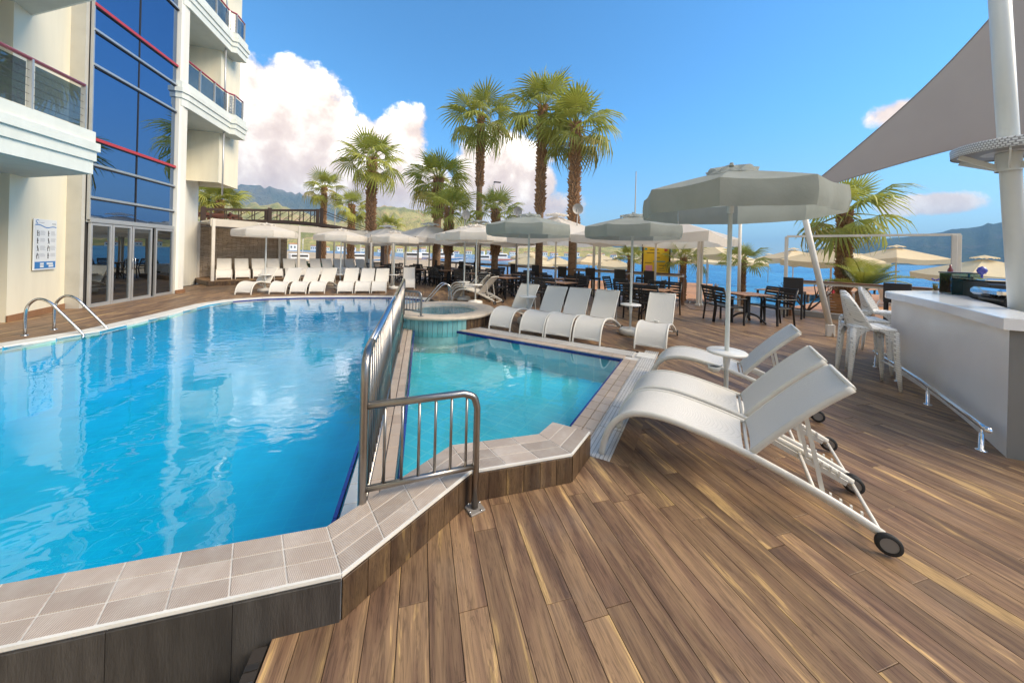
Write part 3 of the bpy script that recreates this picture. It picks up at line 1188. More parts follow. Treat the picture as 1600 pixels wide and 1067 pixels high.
planks.sort(key=lambda p: view_rank(p[0], p[1]))
full_mesh = {}
for i, (cx, cy, ln, pieces) in enumerate(planks[:300]):
    mb = MB()
    for pl in pieces:
        mb.prism([(p[0] - cx, p[1] - cy) for p in pl], -0.012, 0.0, .0012 if len(pieces) == 1 and len(pl) == 4 else 0)
    whole = len(pieces) == 1 and len(pieces[0]) == 4 and abs(max(p[1] for p in pieces[0]) - min(p[1] for p in pieces[0]) - ln) < .01 and all(min(abs(p[1] - cy - ln / 2), abs(p[1] - cy + ln / 2)) < .01 for p in pieces[0])
    if whole:
        key = round(ln, 2)
        if key not in full_mesh:
            full_mesh[key] = mb.mesh('plank', 'deck_wood')
        link('plank', full_mesh[key], deck, (cx, cy, 0))
    else:
        link('plank', mb.mesh('plank', 'deck_wood'), deck, (cx, cy, 0))
mb = MB()
vals = []
for cx, cy, ln, pieces in planks[300:]:
    rv = rng.random()
    for pl in pieces:
        n0 = len(mb.v)
        mb.prism(pl, -0.012, 0.0)
        vals += [rv] * (len(mb.v) - n0)
far = mb.build('plank_field', 'deck_wood', deck)
far['kind'] = 'stuff'
at = far.data.attributes.new('rnd', 'FLOAT', 'POINT')
at.data.foreach_set('value', vals)
# mitred border board along the overflow grating
MB().prism(diag_rect((1.455, 2.29), q, -p_, 3.25, .14), -0.03, 0.002, .002).build('border_board', 'deck_wood', deck)
# slot drain at the deck end
dr_ = thing('slot_drain', 'dark slotted drain strip where the planks end at the grey wall', 'drain', (-.585, .2, 0))
MB().box((0, 0, -.02), (.05, 2.7, .03)).build('channel', 'sub_deck', dr_)
for k in range(44):
    MB().box((0, -1.3 + k * .06, -.003), (.046, .022, .008)).build('bar', 'dull_steel', dr_)
structure(MB().prism([(-12, -4), (-.62, -4), (-.62, 1.56), (-12, 1.56)], -1.3, -1.1).build('lower_floor', 'concrete'))

# ================================================================== hotel
hotel = thing('hotel_building', 'tall pale hotel with blue mirror glass facade and rounded balconies beside the pool', 'building', (-8, 12, 0))
HL = Vector((-8, 12, 0))


def hp(mb, name, material, parent=hotel):
    mb.v = [(v[0] + 8, v[1] - 12, v[2]) for v in mb.v]
    return mb.build(name, material, parent)


def hsub(mb, name, material, parent):
    return hp(mb, name, material, parent)


TOP = 16.6
hp(MB().prism([(-24, -46), (-8.6, -46), (-8.6, 13.75), (-9.6, 18), (-24, 18)], -.3, TOP), 'rear_wall', 'white_wall')
hp(MB().prism([(-8.9, 9.0), (-7.86, 9.0), (-8.33, 10.70), (-8.9, 10.70)], -.2, TOP), 'wall', 'cream_wall')
hp(MB().prism([(-8.9, -46), (-7.9, -46), (-7.9, 7.2), (-8.9, 7.2)], -.2, TOP), 'wall', 'cream_wall')
hp(MB().prism([(-8.7, 10.702), (-8.05, 10.702), (-8.05, 10.79), (-8.7, 10.79)], -.1, TOP + .1), 'pier', 'column_grey')
hp(MB().prism([(-8.5, 13.72), (-7.90, 13.72), (-7.86, 13.78), (-7.86, 14.05), (-7.90, 14.1), (-8.5, 14.1)], -.1, TOP + .1), 'pillar', 'white_wall')
hp(MB().prism([(-7.84, 9.0), (-8.31, 10.70), (-8.34, 10.70), (-7.87, 9.0)], 0, .13), 'skirting', 'teak')
hp(MB().prism([(-7.84, 13.70), (-7.84, 14.12), (-7.88, 14.12), (-7.88, 13.70)], 0, .12), 'skirting', 'teak')
hp(MB().prism([(-9.7, 16.5), (-8.15, 16.5), (-8.15, 18), (-9.7, 18)], 4.25, TOP - .05), 'bay', 'cream_wall')
# ground-floor and upper window beside the cream wall
for z0, z1 in ((0.05, 2.9), (3.85, 6.3)):
    f = hp(MB().box((-8.35, 8.1, (z0 + z1) / 2), (.08, 1.74, z1 - z0)), 'window', 'door_glass')
    hsub(MB().box((-8.25, 8.95, (z0 + z1) / 2), (.20, .09, z1 - z0)).box((-8.25, 7.25, (z0 + z1) / 2), (.20, .09, z1 - z0)).box((-8.25, 8.1, z1 - .04), (.20, 1.6, .08)), 'frame', 'aluminium', f)
# facade glazing: panes between bars
GY = [10.80, 12.21, 13.71]
GZ = [2.22, 2.76, 3.58, 4.22, 6.07, 6.94, 7.57, 9.47, 10.34, 10.97, 12.87, 13.74, 14.37, 16.27, 17.3]
for i in range(len(GZ) - 1):
    for j in range(2):
        tilt = random.uniform(-.004, .004)
        y0, y1 = GY[j] + .012, GY[j + 1] - .012
        z0, z1 = GZ[i] + .012, GZ[i + 1] - .012
        P = [(-8.0 + tilt, y0, z0), (-8.0 - tilt, y1, z0), (-8.0 - tilt, y1, z1), (-8.0 + tilt, y0, z1)]
        back = [(p[0] - .02, p[1], p[2]) for p in P]
        hp(MB().add(P + back, [(0, 1, 2, 3), (7, 6, 5, 4), (0, 4, 5, 1), (1, 5, 6, 2), (2, 6, 7, 3), (3, 7, 4, 0)]), 'pane', 'facade_glass')
for i, z in enumerate(GZ):
    red = i in (3, 6, 9, 12)
    b = hp(MB().box((-7.98, 12.255, z), (.07, 2.91, .055 if not red else .075)), 'glazing_bar', 'red_bar' if red else 'aluminium')
    hsub(MB().box((-7.985, 12.255, z - .045), (.05, 2.91, .03)), 'gasket', 'dark_bar', b)
hp(MB().box((-7.995, 12.21, 9.75), (.03, .02, 15.1)), 'mullion', 'dark_bar')
hp(MB().box((-7.99, 10.80, 9.75), (.06, .03, 15.1)), 'mullion', 'aluminium')
hp(MB().box((-8.07, 12.25, 8.7), (.05, 2.9, 17.3)), 'backing', 'window_dark')
# sliding doors
for k, (y0, y1, xo) in enumerate(((10.83, 11.43, 0), (11.45, 12.06, 0), (12.09, 12.80, 0), (12.90, 13.66, .03))):
    d = hp(MB().box((-8.0 + xo, (y0 + y1) / 2, 1.07), (.02, y1 - y0 - .1, 2.0)), 'door', 'door_glass')
    m = MB()
    for yy in (y0 + .025, y1 - .025):
        m.box((-7.985 + xo, yy, 1.07), (.06, .05, 2.1), 0, .004)
    m.box((-7.985 + xo, (y0 + y1) / 2, 2.09), (.058, y1 - y0 - .1, .06)).box((-7.985 + xo, (y0 + y1) / 2, .05), (.058, y1 - y0 - .1, .07))
    hsub(m, 'frame', 'aluminium', d)
    if k in (1, 2):
        yy = y1 - .03 if k == 1 else y0 + .03
        hsub(MB().tube([(-7.93, yy, .9), (-7.91, yy, .92), (-7.91, yy, 1.2), (-7.93, yy, 1.22)], .008, 6), 'handle', 'steel', d)
hp(MB().box((-7.99, 12.25, 2.165), (.10, 2.9, .06)).box((-7.99, 12.25, .012), (.12, 2.9, .02)), 'door_head', 'aluminium')


def balcony(z, outline, rail, glass_from, posts):
    """stepped slab, red handrail, posts, cables and glass panes"""
    bal = hp(MB().prism(outline, z, z + .25, bottom=True), 'balcony', 'fascia')
    cols = ('fascia',) * 3
    for k, (a, b, o) in enumerate(((.252, .44, .035), (.442, .60, .075), (.602, .82, .02))):
        hsub(MB().prism(offset_poly(outline, o), z + a, z + b, .006, bottom=True), 'fascia_band', 'fascia', bal)
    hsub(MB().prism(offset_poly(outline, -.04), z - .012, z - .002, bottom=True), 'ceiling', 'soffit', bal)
    zt = z + 1.66
    pts = [Vector((p[0], p[1], zt)) for p in rail]
    hsub(MB().tube(pts, .034, 10), 'handrail', 'red_rail', bal)
    for p, qn in zip(rail, rail[1:]):
        a, b = Vector(p), Vector(qn)
        n = max(1, round((b - a).length / .95))
        m = MB()
        for k in range(5):
            m.tube([(a.x, a.y, z + .95 + k * .13), (b.x, b.y, z + .95 + k * .13)], .006, 5)
        hsub(m, 'cable_rail', 'steel', bal)
        for k in range(n):
            c, d = a.lerp(b, k / n), a.lerp(b, (k + 1) / n)
            u = (d - c).normalized()
            hsub(MB().bar((c.x, c.y, z + .8), (c.x, c.y, zt), .07, .03, (u.x, u.y, 0)), 'post', 'aluminium', bal)
            e, f = c + u * .07, d - u * .07
            hsub(MB().bar((e.x, e.y, z + 1.22), (f.x, f.y, z + 1.22), .008, .72), 'glass_panel', 'balcony_glass', bal)
    c = Vector(rail[-1])
    hsub(MB().bar((c.x, c.y, z + .8), (c.x, c.y, zt), .07, .03, (0, 1, 0)), 'post', 'aluminium', bal)


for z in (2.95, 6.35, 9.75, 13.15):
    balcony(z, [(-8.7, -40), (-6.2, -40), (-6.2, 8.45), (-8.10, 9.55), (-8.7, 9.55)], [(-6.27, -.7), (-6.27, 8.33)] if z < 9 else [(-6.27, 4.5), (-6.27, 8.33)], 0, 0)
for z in (6.30, 9.70, 13.10):
    balcony(z, [(-8.2, 13.70), (-7.86, 13.74), (-7.80, 13.95), (-7.80, 16.5), (-7.62, 16.55), (-7.62, 17.35), (-9.5, 17.35), (-9.5, 14.11), (-8.2, 14.11)],
            [(-8.08, 13.78), (-7.90, 13.84), (-7.88, 16.45), (-7.70, 16.62), (-7.70, 17.25)], 0, 0)
    hp(MB().tube([(-7.9, 16.3, z - 2.6), (-7.9, 16.3, z)], .03, 8), 'balcony_strut', 'aluminium')

# ---- pool rules board
SGN = thing('pool_rules_board', 'white pool rules board with black pictograms and blue band on the cream wall', 'sign', (-8.005, 9.60, 1.0), math.atan2(1.70, -.47))
MB().box((.36, -.012, .55), (.72, .02, 1.12), 0, .004).build('panel', 'sign_white', SGN)
m = MB()
for k in range(28):
    t0, t1 = k / 28, (k + 1) / 28
    a = lambda t: .985 - .07 * t * (1 - .4 * t) + .018 * math.sin(t * 9)
    m.add([(.02 + .68 * t0, -.024, a(t0) - .02), (.02 + .68 * t1, -.024, a(t1) - .02), (.02 + .68 * t1, -.024, a(t1)), (.02 + .68 * t0, -.024, a(t0))], [(0, 1, 2, 3)])
m.build('wave_print', 'sign_blue', SGN)
m = MB()
for k in range(12):
    t0, t1 = R(20 + k * 22), R(20 + (k + 1) * 22)
    w = .008 + .016 * k / 12
    cx, cz, rr = .09, 1.05, .045
    m.add([(cx + rr * math.cos(t0), -.024, cz + rr * math.sin(t0)), (cx + rr * math.cos(t1), -.024, cz + rr * math.sin(t1)),
           (cx + (rr - w) * math.cos(t1), -.024, cz + (rr - w) * math.sin(t1)), (cx + (rr - w) * math.cos(t0), -.024, cz + (rr - w) * math.sin(t0))], [(0, 1, 2, 3)])
m.build('swirl_print', 'sign_blue', SGN)
MB().box((.36, -.023, .10), (.66, .003, .15)).build('blue_band', 'sign_blue', SGN)
m = MB()
for (x, z, w, h) in ((.245, .125, .11, .045), (.245, .07, .11, .045), (.50, .125, .20, .045), (.54, .07, .15, .045)):
    m.box((x, -.026, z), (w, .003, h))
m.build('blank_field', 'sign_white', SGN)
m, m2 = MB(), MB()
for rI in range(4):
    for cI in range(2):
        x, z = .10 + cI * .34, .80 - rI * .165
        n0 = 10
        m.add([(x + .017 * math.cos(2 * math.pi * k / n0), -.0235, z + .045 + .017 * math.sin(2 * math.pi * k / n0)) for k in range(n0)], [tuple(range(n0))])
        lean = (.0, .0, .02, -.02)[(rI + cI) % 4]
        m.bar((x, -.0235, z + .028), (x + lean, -.0235, z - .02), .002, .028, (1, 0, 0))
        m.bar((x + lean, -.0235, z - .02), (x - .012, -.0235, z - .065), .002, .011, (1, 0, 0))
        m.bar((x + lean, -.0235, z - .02), (x + .018 + lean, -.0235, z - .065), .002, .011, (1, 0, 0))
        m.bar((x, -.0235, z + .02), (x + .035, -.0235, z - .005 - lean), .002, .008, (1, 0, 0))
        if (rI + cI) % 3 == 0:
            m.box((x + .05, -.0235, z - .01), (.008, .002, .11))
        for k in range(5 - rI % 2):
            wv = random.uniform(.12, .175)
            m2.box((x + .085 + wv / 2, -.0235, z + .045 - k * .02), (wv, .002, .006))
m2.box((.215, -.0235, 1.03), (.16, .002, .010)).box((.62, -.0235, 1.02), (.13, .002, .022))
m.build('pictograms', 'sign_black', SGN)
m2.build('small_print', 'sign_grey', SGN)

# ---- pool ladders, railings


def ladder(name, label, loc, rz, group):
    t = thing(name, label, 'pool ladder', loc, rz, group)
    for yy in (-.22, .22):
        pts = catmull([(0, yy, 0), (0, yy, .35), (.04, yy, .52), (.16, yy, .62), (.31, yy, .57), (.46, yy, .40), (.74, yy, .06), (.80, yy, -.05), (.74, yy, -.16), (.68, yy, -.9)], 5)
        MB().tube(pts, .021, 10).build('handrail', 'steel', t)
        MB().lathe([(0, .012), (.04, .012), (.045, 0)], 14, (0, yy, 0)).build('flange', 'steel', t)
    for k in range(3):
        MB().box((.70, 0, -.25 - k * .25), (.09, .42, .025)).build('tread', 'white_metal', t)
    return t


ladder('pool_ladder', 'steel pool ladder with two arched rails in front of the cream wall', (-6.50, 7.95, 0), R(-3), 'pool ladders')
ladder('pool_ladder', 'steel pool ladder behind the round whirlpool', (.92, 10.75, 0), R(185), 'pool ladders')

rl = thing('pool_railing', 'long steel railing with upright bars on the divider between the two pools', 'railing', (-.285, 2.0, 0))
pts = catmull([(0, 0, -.02), (0, 0, .6), (0, .0, .90), (0, .07, 1.01), (0, .25, 1.03)], 5)
MB().tube(pts, .024, 12).build('post', 'dull_steel', rl)
MB().tube([(0, .24, 1.03), (-.045, 5.1, 1.03)], .024, 12).build('handrail', 'steel', rl)
MB().tube(catmull([(-.045, 5.08, 1.03), (-.045, 5.25, 1.0), (-.045, 5.32, .9), (-.045, 5.34, .4), (-.045, 5.34, -.02)], 5), .024, 12).build('post', 'dull_steel', rl)
MB().tube([(0, 0, .14), (-.045, 5.34, .14)], .016, 8).build('bottom_rail', 'dull_steel', rl)
bme = MB().tube([(0, 0, .14), (0, 0, 1.02)], .0085, 7).mesh('baluster', 'dull_steel')
for k in range(46):
    t = (k + 1) / 47
    link('baluster', bme, rl, (-.045 * t, 5.34 * t, 0))
for k in (1, 2):
    MB().tube([(-.045 * k / 3, 5.34 * k / 3, -.02), (-.045 * k / 3, 5.34 * k / 3, 1.02)], .02, 10).build('post', 'dull_steel', rl)


def end_rail(label, a, b, zt, zb, base_z, n, group):
    """short return railing: rounded top tube, lower tube, upright bars and a post with a foot plate"""
    a, b = Vector((a[0], a[1], 0)), Vector((b[0], b[1], 0))
    t = thing('end_railing', label, 'railing', (b.x, b.y, base_z), 0, group)
    s = Vector((b.x, b.y, base_z))
    u = (b - a).normalized()
    L = (b - a).length
    top = [a + Vector((0, 0, zt)) - s, b - u * .09 + Vector((0, 0, zt)) - s, b - u * .025 + Vector((0, 0, zt - .03)) - s, b + Vector((0, 0, zt - .1)) - s, b - s + Vector((0, 0, .3)), Vector((0, 0, .008))]
    c = [top[0]] + catmull(top[1:4], 5) + top[4:]
    MB().tube(c, .0215, 12).build('top_tube', 'dull_steel', t)
    MB().tube([a + Vector((0, 0, zb)) - s, b + Vector((0, 0, zb)) - s], .018, 10).build('lower_tube', 'dull_steel', t)
    for k in range(n):
        p = a + u * (L * (k + 1) / (n + .7)) - s
        MB().tube([p + Vector((0, 0, zb)), p + Vector((0, 0, zt))], .0085, 8).build('bar', 'dull_steel', t)
    MB().box((0, 0, .006), (.10, .10, .012), R(20), .003).build('foot_plate', 'grey_plastic', t)
    for dx in (-.035, .035):
        for dy in (-.035, .035):
            MB().lathe([(0, .018), (.006, .018), (.007, .012)], 8, (dx, dy, 0)).build('bolt', 'steel', t)


end_rail('short steel end railing standing on the wooden deck by the tiled parapet', (-.27, 2.0), (.36, 2.06), .735, .27, 0.0, 6, None)
end_rail('short steel end railing standing on the whirlpool rim', (-.33, 7.33), (.02, 7.04), .78, .39, .285, 5, None)

# ---- round whirlpool
spa = thing('whirlpool', 'round raised whirlpool with cream stone rim and teal tiled side', 'whirlpool', (SPA_C[0], SPA_C[1], 0))
MB().lathe([(SPA_R - .42, .20), (SPA_R - .40, .265), (SPA_R - .36, .285), (SPA_R + .02, .285), (SPA_R + .045, .265), (SPA_R + .04, .22), (SPA_R - .04, .215)], 56).build('rim', 'cream_stone', spa)
MB().lathe([(SPA_R - .03, .22), (SPA_R - .03, -.5)], 56).build('core', 'grout', spa)
MB().lathe([(SPA_R - .40, .27), (SPA_R - .40, -.5), (0, -.5)], 48).build('basin', 'spa_basin', spa)
MB().lathe([(SPA_R - .395, .225), (0, .225)], 48).build('water', 'spa_water', spa)
nT = 72
for k in range(nT):
    a0, a1 = 2 * math.pi * k / nT, 2 * math.pi * (k + 1) / nT
    mid = math.degrees((a0 + a1) / 2)
    poolside = 150 < mid < 290
    r0, r1 = SPA_R - .03, SPA_R - .016
    g_ = .0035
    poly = [((r1) * math.cos(a0 + g_), r1 * math.sin(a0 + g_)), (r1 * math.cos(a1 - g_), r1 * math.sin(a1 - g_)), (r0 * math.cos(a1 - g_), r0 * math.sin(a1 - g_)), (r0 * math.cos(a0 + g_), r0 * math.sin(a0 + g_))]
    MB().prism(poly, -.12 if poolside else .0, .214).build('side_tile' if poolside else 'side_board', 'teal_tile' if poolside else 'cladding_wood', spa)
st = tag(MB().box((0, 0, .09), (.55, .40, .18), 0, .02).build('step_block', 'white_coping', None, (.62, 9.55, .0), R(20)), 'white moulded step block behind the whirlpool', 'step')

# ================================================================== sun loungers
LW = .252                                        # half width


def make_lounger():
    t = link('sun_lounger', None)
    prof = [(0, 0), (.02, .11), (.06, .225), (.135, .325), (.23, .385), (.34, .41), (.48, .412), (.64, .39), (.80, .36), (.97, .32), (1.13, .27), (1.29, .215), (1.45, .15), (1.585, .085)]
    for s in (-1, 1):
        pts = [(x, s * LW, z) for x, z in prof]
        MB().tube(catmull(pts, 3), .0165, 8, flat=1.5).build('side_rail', 'lounger_frame', t)
    pts = catmull([(x, 0, z) for x, z in prof[:10]], 4)

    def sheet(pts, w, mb, thick=.006):
        up, dn = [], []
        for i, p in enumerate(pts):
            a, b = pts[max(i - 1, 0)], pts[min(i + 1, len(pts) - 1)]
            tg = (b - a).normalized()
            nr = Vector((-tg.z, 0, tg.x))
            ru, rd = [], []
            for k in range(7):
                f = -1 + 2 * k / 6
                sag = .014 * (1 - f * f)
                q0 = Vector((p.x, f * w, p.z)) + nr * (.012 - sag)
                ru.append(tuple(q0))
                rd.append(tuple(q0 - nr * thick))
            up.append(ru)
            dn.append(rd)
        mb.grid(up, True, flip=True)
        mb.grid(dn, True)
        return mb
    sheet([p for p in pts if p.z > .075 and p.x < .955], LW - .012, MB()).build('seat_sling', 'sling', t)
    bk = [(.985, .335), (1.065, .44), (1.16, .555), (1.26, .67), (1.355, .77), (1.455, .865)]
    back = sheet(catmull([(x, 0, z) for x, z in bk], 3), LW - .02, MB()).build('back_sling', 'sling', t)
    for s in (-1, 1):
        MB().tube(catmull([(x, s * (LW - .012), z - .004) for x, z in bk], 3), .0155, 8, flat=1.3).build('back_rail', 'lounger_frame', back)
    MB().tube([(1.455, -LW + .01, .863), (1.455, LW - .01, .863)], .014, 8).build('top_rail', 'lounger_frame', back)
    for x, z in ((.02, .10), (.965, .318), (1.30, .20)):
        MB().tube([(x, -LW, z), (x, LW, z)], .012, 8).build('crossbar', 'lounger_frame', t)
    MB().tube([(1.585, -LW - .02, .075), (1.585, LW + .02, .075)], .012, 8).build('axle', 'lounger_frame', t)
    for s in (-1, 1):
        y = s * (LW - .035)
        MB().bar((1.25, y, .655), (1.34, y, .20), .014, .022).build('prop', 'lounger_frame', t)
        MB().bar((1.08, y, .27), (1.55, y, .085), .010, .035).build('notch_rail', 'lounger_frame', t)
        m = MB()
        for k in range(5):
            m.box((1.33 + k * .045, y, .205 - k * .018), (.010, .016, .045))
        stuff(m.build('notch_pegs', 'lounger_frame', t))
        w = MB()
        w.v = []
        ring = MB()
        prof2 = [(.038, -.012), (.055, -.012), (.058, 0), (.055, .012), (.038, .012)]
        tmp = MB().lathe(prof2, 20)
        ring.add([(v[0] + 1.6, v[2] + s * (LW + .030), v[1] + .058) for v in tmp.v], tmp.f, True)
        wh = ring.build('wheel', 'rubber', t)
        tmp = MB().lathe([(0, -.010), (.039, -.010), (.039, .010), (0, .010)], 18)
        MB().add([(v[0] + 1.6, v[2] + s * (LW + .030), v[1] + .058) for v in tmp.v], tmp.f, False).build('hub', 'grey_plastic', wh)
    return t


LOUNGERS = []


ORD = ['first', 'second', 'third', 'fourth', 'fifth', 'sixth', 'seventh', 'eighth', 'ninth', 'tenth', 'eleventh', 'twelfth']


def put_loungers(spots, label, group):
    for i, (x, y, z, a) in enumerate(spots):
        o = LOUNGERS[0] if not LOUNGERS[0].get('used') else copy_tree(LOUNGERS[0])
        o['used'] = 1
        o.location = (x, y, z)
        o.rotation_euler = (0, 0, R(a + (rng.uniform(-2, 2) if len(spots) > 1 else 0)))
        tag(o, label.replace('{o}', ORD[i]), 'sun lounger', group)
        LOUNGERS.append(o)


LOUNGERS.append(make_lounger())
put_loungers([(1.63, 2.56, .008, -47.5)], 'white sling sun lounger with its foot on the grating by the tiled parapet end', 'loungers along the paddling pool')
put_loungers([(2.06, 2.96, .008, -47)], 'white sling sun lounger pushed up beside the grey parasol pole', 'loungers along the paddling pool')
put_loungers([(2.98, 3.74, 0, -47)], 'white sling sun lounger set alone across the parasol table from the touching pair', 'loungers along the paddling pool')
put_loungers([(1.60, 6.76, 0, 45), (2.12, 6.22, 0, 45), (2.52, 5.85, 0, 45), (2.92, 5.46, 0, 44)], '{o} white sling lounger from the whirlpool in the row of four facing the paddling pool', 'row of four beside the paddling pool')
put_loungers([(3.79, 4.83, 0, 43)], 'white sling sun lounger with a small bowl standing on its seat', None)
put_loungers([(-5.75, 13.2, 0, 78), (-4.78, 13.28, 0, 86), (-4.17, 13.33, 0, 87), (-3.59, 13.38, 0, 88), (-2.67, 13.4, 0, 90), (-2.09, 13.44, 0, 90), (-1.52, 13.44, 0, 90)],
             '{o} white sling lounger from the hotel along the rounded far edge of the big pool', 'row at the far pool edge')
put_loungers([(-.5, 14.7, 0, 91)], 'white sling sun lounger standing alone before the black dining chairs', None)
put_loungers([(1.19, 11.4, 0, -39), (1.22, 12.2, 0, -40), (1.26, 12.95, 0, -40), (1.3, 13.9, 0, -41)], '{o} white sling lounger from the whirlpool among the four turned side-on by the dining tables', 'four loungers beyond the whirlpool')
put_loungers([(-8.1 + .50 * k, 17.0 + .405 * k, .2, 116) for k in range(12)], '{o} white sling lounger from the hotel on the raised wooden platform under the pergola', 'loungers under the pergola')

# ================================================================== octagonal pool parasols with tray table


def make_parasol(R0=1.0, top=2.44, eave=2.225, drop=.235, base=True, cloth='canvas_grey'):
    t = link('parasol', None)
    MB().tube([(0, 0, 0.02), (0, 0, top - .08)], .024, 12).build('pole', 'mast_paint', t)
    MB().lathe([(.027, eave - .20), (.036, eave - .19), (.036, eave - .05), (.027, eave - .04)], 12).build('runner', 'mast_paint', t)
    n = 8
    ang = [2 * math.pi * (k + .5) / n for k in range(n)]
    for k in range(n):
        a, b = ang[k], ang[(k + 1) % n]
        rows, under = [], []
        for i in range(7):
            s = i / 6
            r = .10 + (R0 - .10) * s
            row = []
            for j in range(7):
                f = j / 6
                pa, pb = Vector((math.cos(a), math.sin(a))), Vector((math.cos(b), math.sin(b)))
                p = pa.lerp(pb, f) * r
                z = top - (top - eave) * (s ** 1.12) - .035 * s * math.sin(math.pi * f) * (1 - .3 * s)
                row.append((p.x, p.y, z))
            rows.append(row)
        seg = MB().grid(rows, True).build('canopy_panel', cloth, t)
        val = []
        for i in range(5):
            s = i / 4
            row = []
            for j in range(9):
                f = j / 8
                p = pa.lerp(pb, f) * (R0 + .028 * math.sin(s * math.pi * .8) - .025 * s + .012 * math.sin(f * 13 + k * 2.1) * s)
                z = eave - .035 * math.sin(math.pi * f) * .7 - drop * s + (.022 * math.sin(math.pi * f)) * s
                row.append((p.x, p.y, z))
            val.append(row)
        MB().grid(val, True).build('valance', cloth, seg)
        c = Vector((math.cos(a), math.sin(a)))
        MB().bar((c.x * .05, c.y * .05, top - .05), (c.x * R0 * .99, c.y * R0 * .99, eave - .012), .012, .018).build('rib', 'white_metal', t)
        MB().bar((c.x * .03, c.y * .03, eave - .10), (c.x * R0 * .55, c.y * R0 * .55, eave + (top - eave) * .40 - .03), .010, .014).build('strut', 'white_metal', t)
    # vent cap with arched openings
    rv = .27 * R0
    cap = MB()
    rows = []
    m = 48
    for i in range(5):
        s = i / 4
        row = []
        for j in range(m + 1):
            a = 2 * math.pi * j / m
            f = (j % 6) / 6
            arch = abs(math.sin(a * 4))
            r = rv * s * (1 - .05 * (1 - arch))
            z = top + .075 - .035 * s - .055 * s ** 3 * (1 - arch) - .01 * s
            row.append((r * math.cos(a), r * math.sin(a), z))
        rows.append(row)
    cap.grid(rows, True)
    cap.build('vent_cap', cloth, t)
    MB().lathe([(0, top + .10), (.02, top + .10), (.025, top + .06)], 10).build('finial', cloth, t)
    if base:
        MB().lathe([(0, .63), (.20, .63), (.212, .622), (.205, .604), (.03, .60)], 28).build('tray_table', 'white_metal', t)
        MB().lathe([(.026, .60), (.04, .58), (.034, .50), (.026, .44)], 12).build('tray_bracket', 'white_metal', t)
        MB().lathe([(0, .16), (.05, .155), (.06, .125), (.20, .12), (.225, .10), (.23, .02), (.20, 0), (0, 0)], 28).build('weight_base', 'white_coping', t)
    return t


PAR = make_parasol()


def put_parasol(x, y, scale, label, group, rz=0.0, first=False, z=0):
    o = PAR if first else copy_tree(PAR)
    o.location = (x, y, z)
    o.rotation_euler = (0, 0, rz)
    o.scale = (scale, scale, max(1.0, scale + .02)) if not first else (.885, .885, 1.03)
    return tag(o, label, 'parasol', group)


put_parasol(3.11, 2.75, 1.0, 'large grey-green octagonal parasol with tray table between the near loungers', 'pool parasols', R(14), True)
put_parasol(4.22, 6.0, .98, 'grey-green octagonal parasol whose white round base stands beside the bowl lounger', 'pool parasols', R(5))
put_parasol(2.40, 7.35, 1.0, 'grey-green octagonal parasol at the whirlpool end of the row of four loungers', 'pool parasols', R(20))
WP = copy_tree(PAR)


def recloth(o, m):
    if o.data and o.name.split('.')[0] in ('canopy_panel', 'valance', 'vent_cap', 'finial'):
        d = o.data.copy()
        d.materials[0] = MATS[m]
        o.data = d
    for c in o.children:
        recloth(c, m)


recloth(WP, 'canvas_white')
WHITE_PAR = [(-5.5, 14.2, 0, 1.0, 10), (-3.15, 14.9, 0, .98, 0), (-1.1, 14.9, 0, .98, 15), (1.42, 11.34, 0, 1.0, 8), (1.66, 10.35, 0, 1.0, 30)]
WL = ['white octagonal parasol among the loungers nearest the stone wall', 'white octagonal parasol before the platform loungers',
      'white octagonal parasol beside the lone lounger facing the pool', 'white octagonal parasol beside the side-on loungers, the one farther from the whirlpool', 'white octagonal parasol beside the side-on loungers, the one closer to the whirlpool']
for k, (x, y, z, s, a) in enumerate(WHITE_PAR):
    o = WP if k == 0 else copy_tree(WP)
    o.location, o.rotation_euler, o.scale = (x, y, z), (0, 0, R(a)), (s,) * 3
    tag(o, WL[k], 'parasol', 'white pool parasols')
# ash bowl on the near parasol's pole, bowl on a lounger


def bowl(label, loc, r, clip=False):
    t = thing('bowl', label, 'bowl', loc)
    MB().lathe([(0, 0), (r * .7, 0), (r * .92, r * .5), (r, r * .95), (r * .93, r * .95), (r * .82, r * .5), (0, r * .3)], 20).build('cup', 'white_coping', t)
    if clip:
        MB().lathe([(0, r * .72), (r * .86, r * .72)], 18).build('ash_sand', 'rock', t)
        MB().tube([(r * .9, 0, r * .7), (r * 2.1, .02, r * .75)], .006, 6).build('arm', 'white_metal', t)


bowl('small bowl of dark sand clipped to the near parasol pole below its tray', (2.96, 2.76, .44), .06, True)
bowl('small white bowl resting on a lounger seat', (4.20, 5.18, .415), .05)

# ================================================================== dining tables and chairs


def make_table():
    t = link('dining_table', None)
    for k in range(8):
        MB().box((-.35 + k * .1, 0, .735), (.094, .80, .022), 0, .004).build('slat', 'teak', t)
    MB().box((0, 0, .712), (.72, .72, .024)).build('underframe', 'black_paint', t)
    MB().lathe([(.045, .70), (.05, .66), (.045, .30), (.075, .22), (.06, .12)], 12).build('pedestal', 'black_paint', t)
    for k in range(4):
        a = R(45 + 90 * k)
        c, s = math.cos(a), math.sin(a)
        MB().tube(catmull([(0.05 * c, .05 * s, .24), (.2 * c, .2 * s, .20), (.34 * c, .34 * s, .08), (.40 * c, .40 * s, .02)], 4), .026, 8).build('foot', 'black_paint', t)
    return t


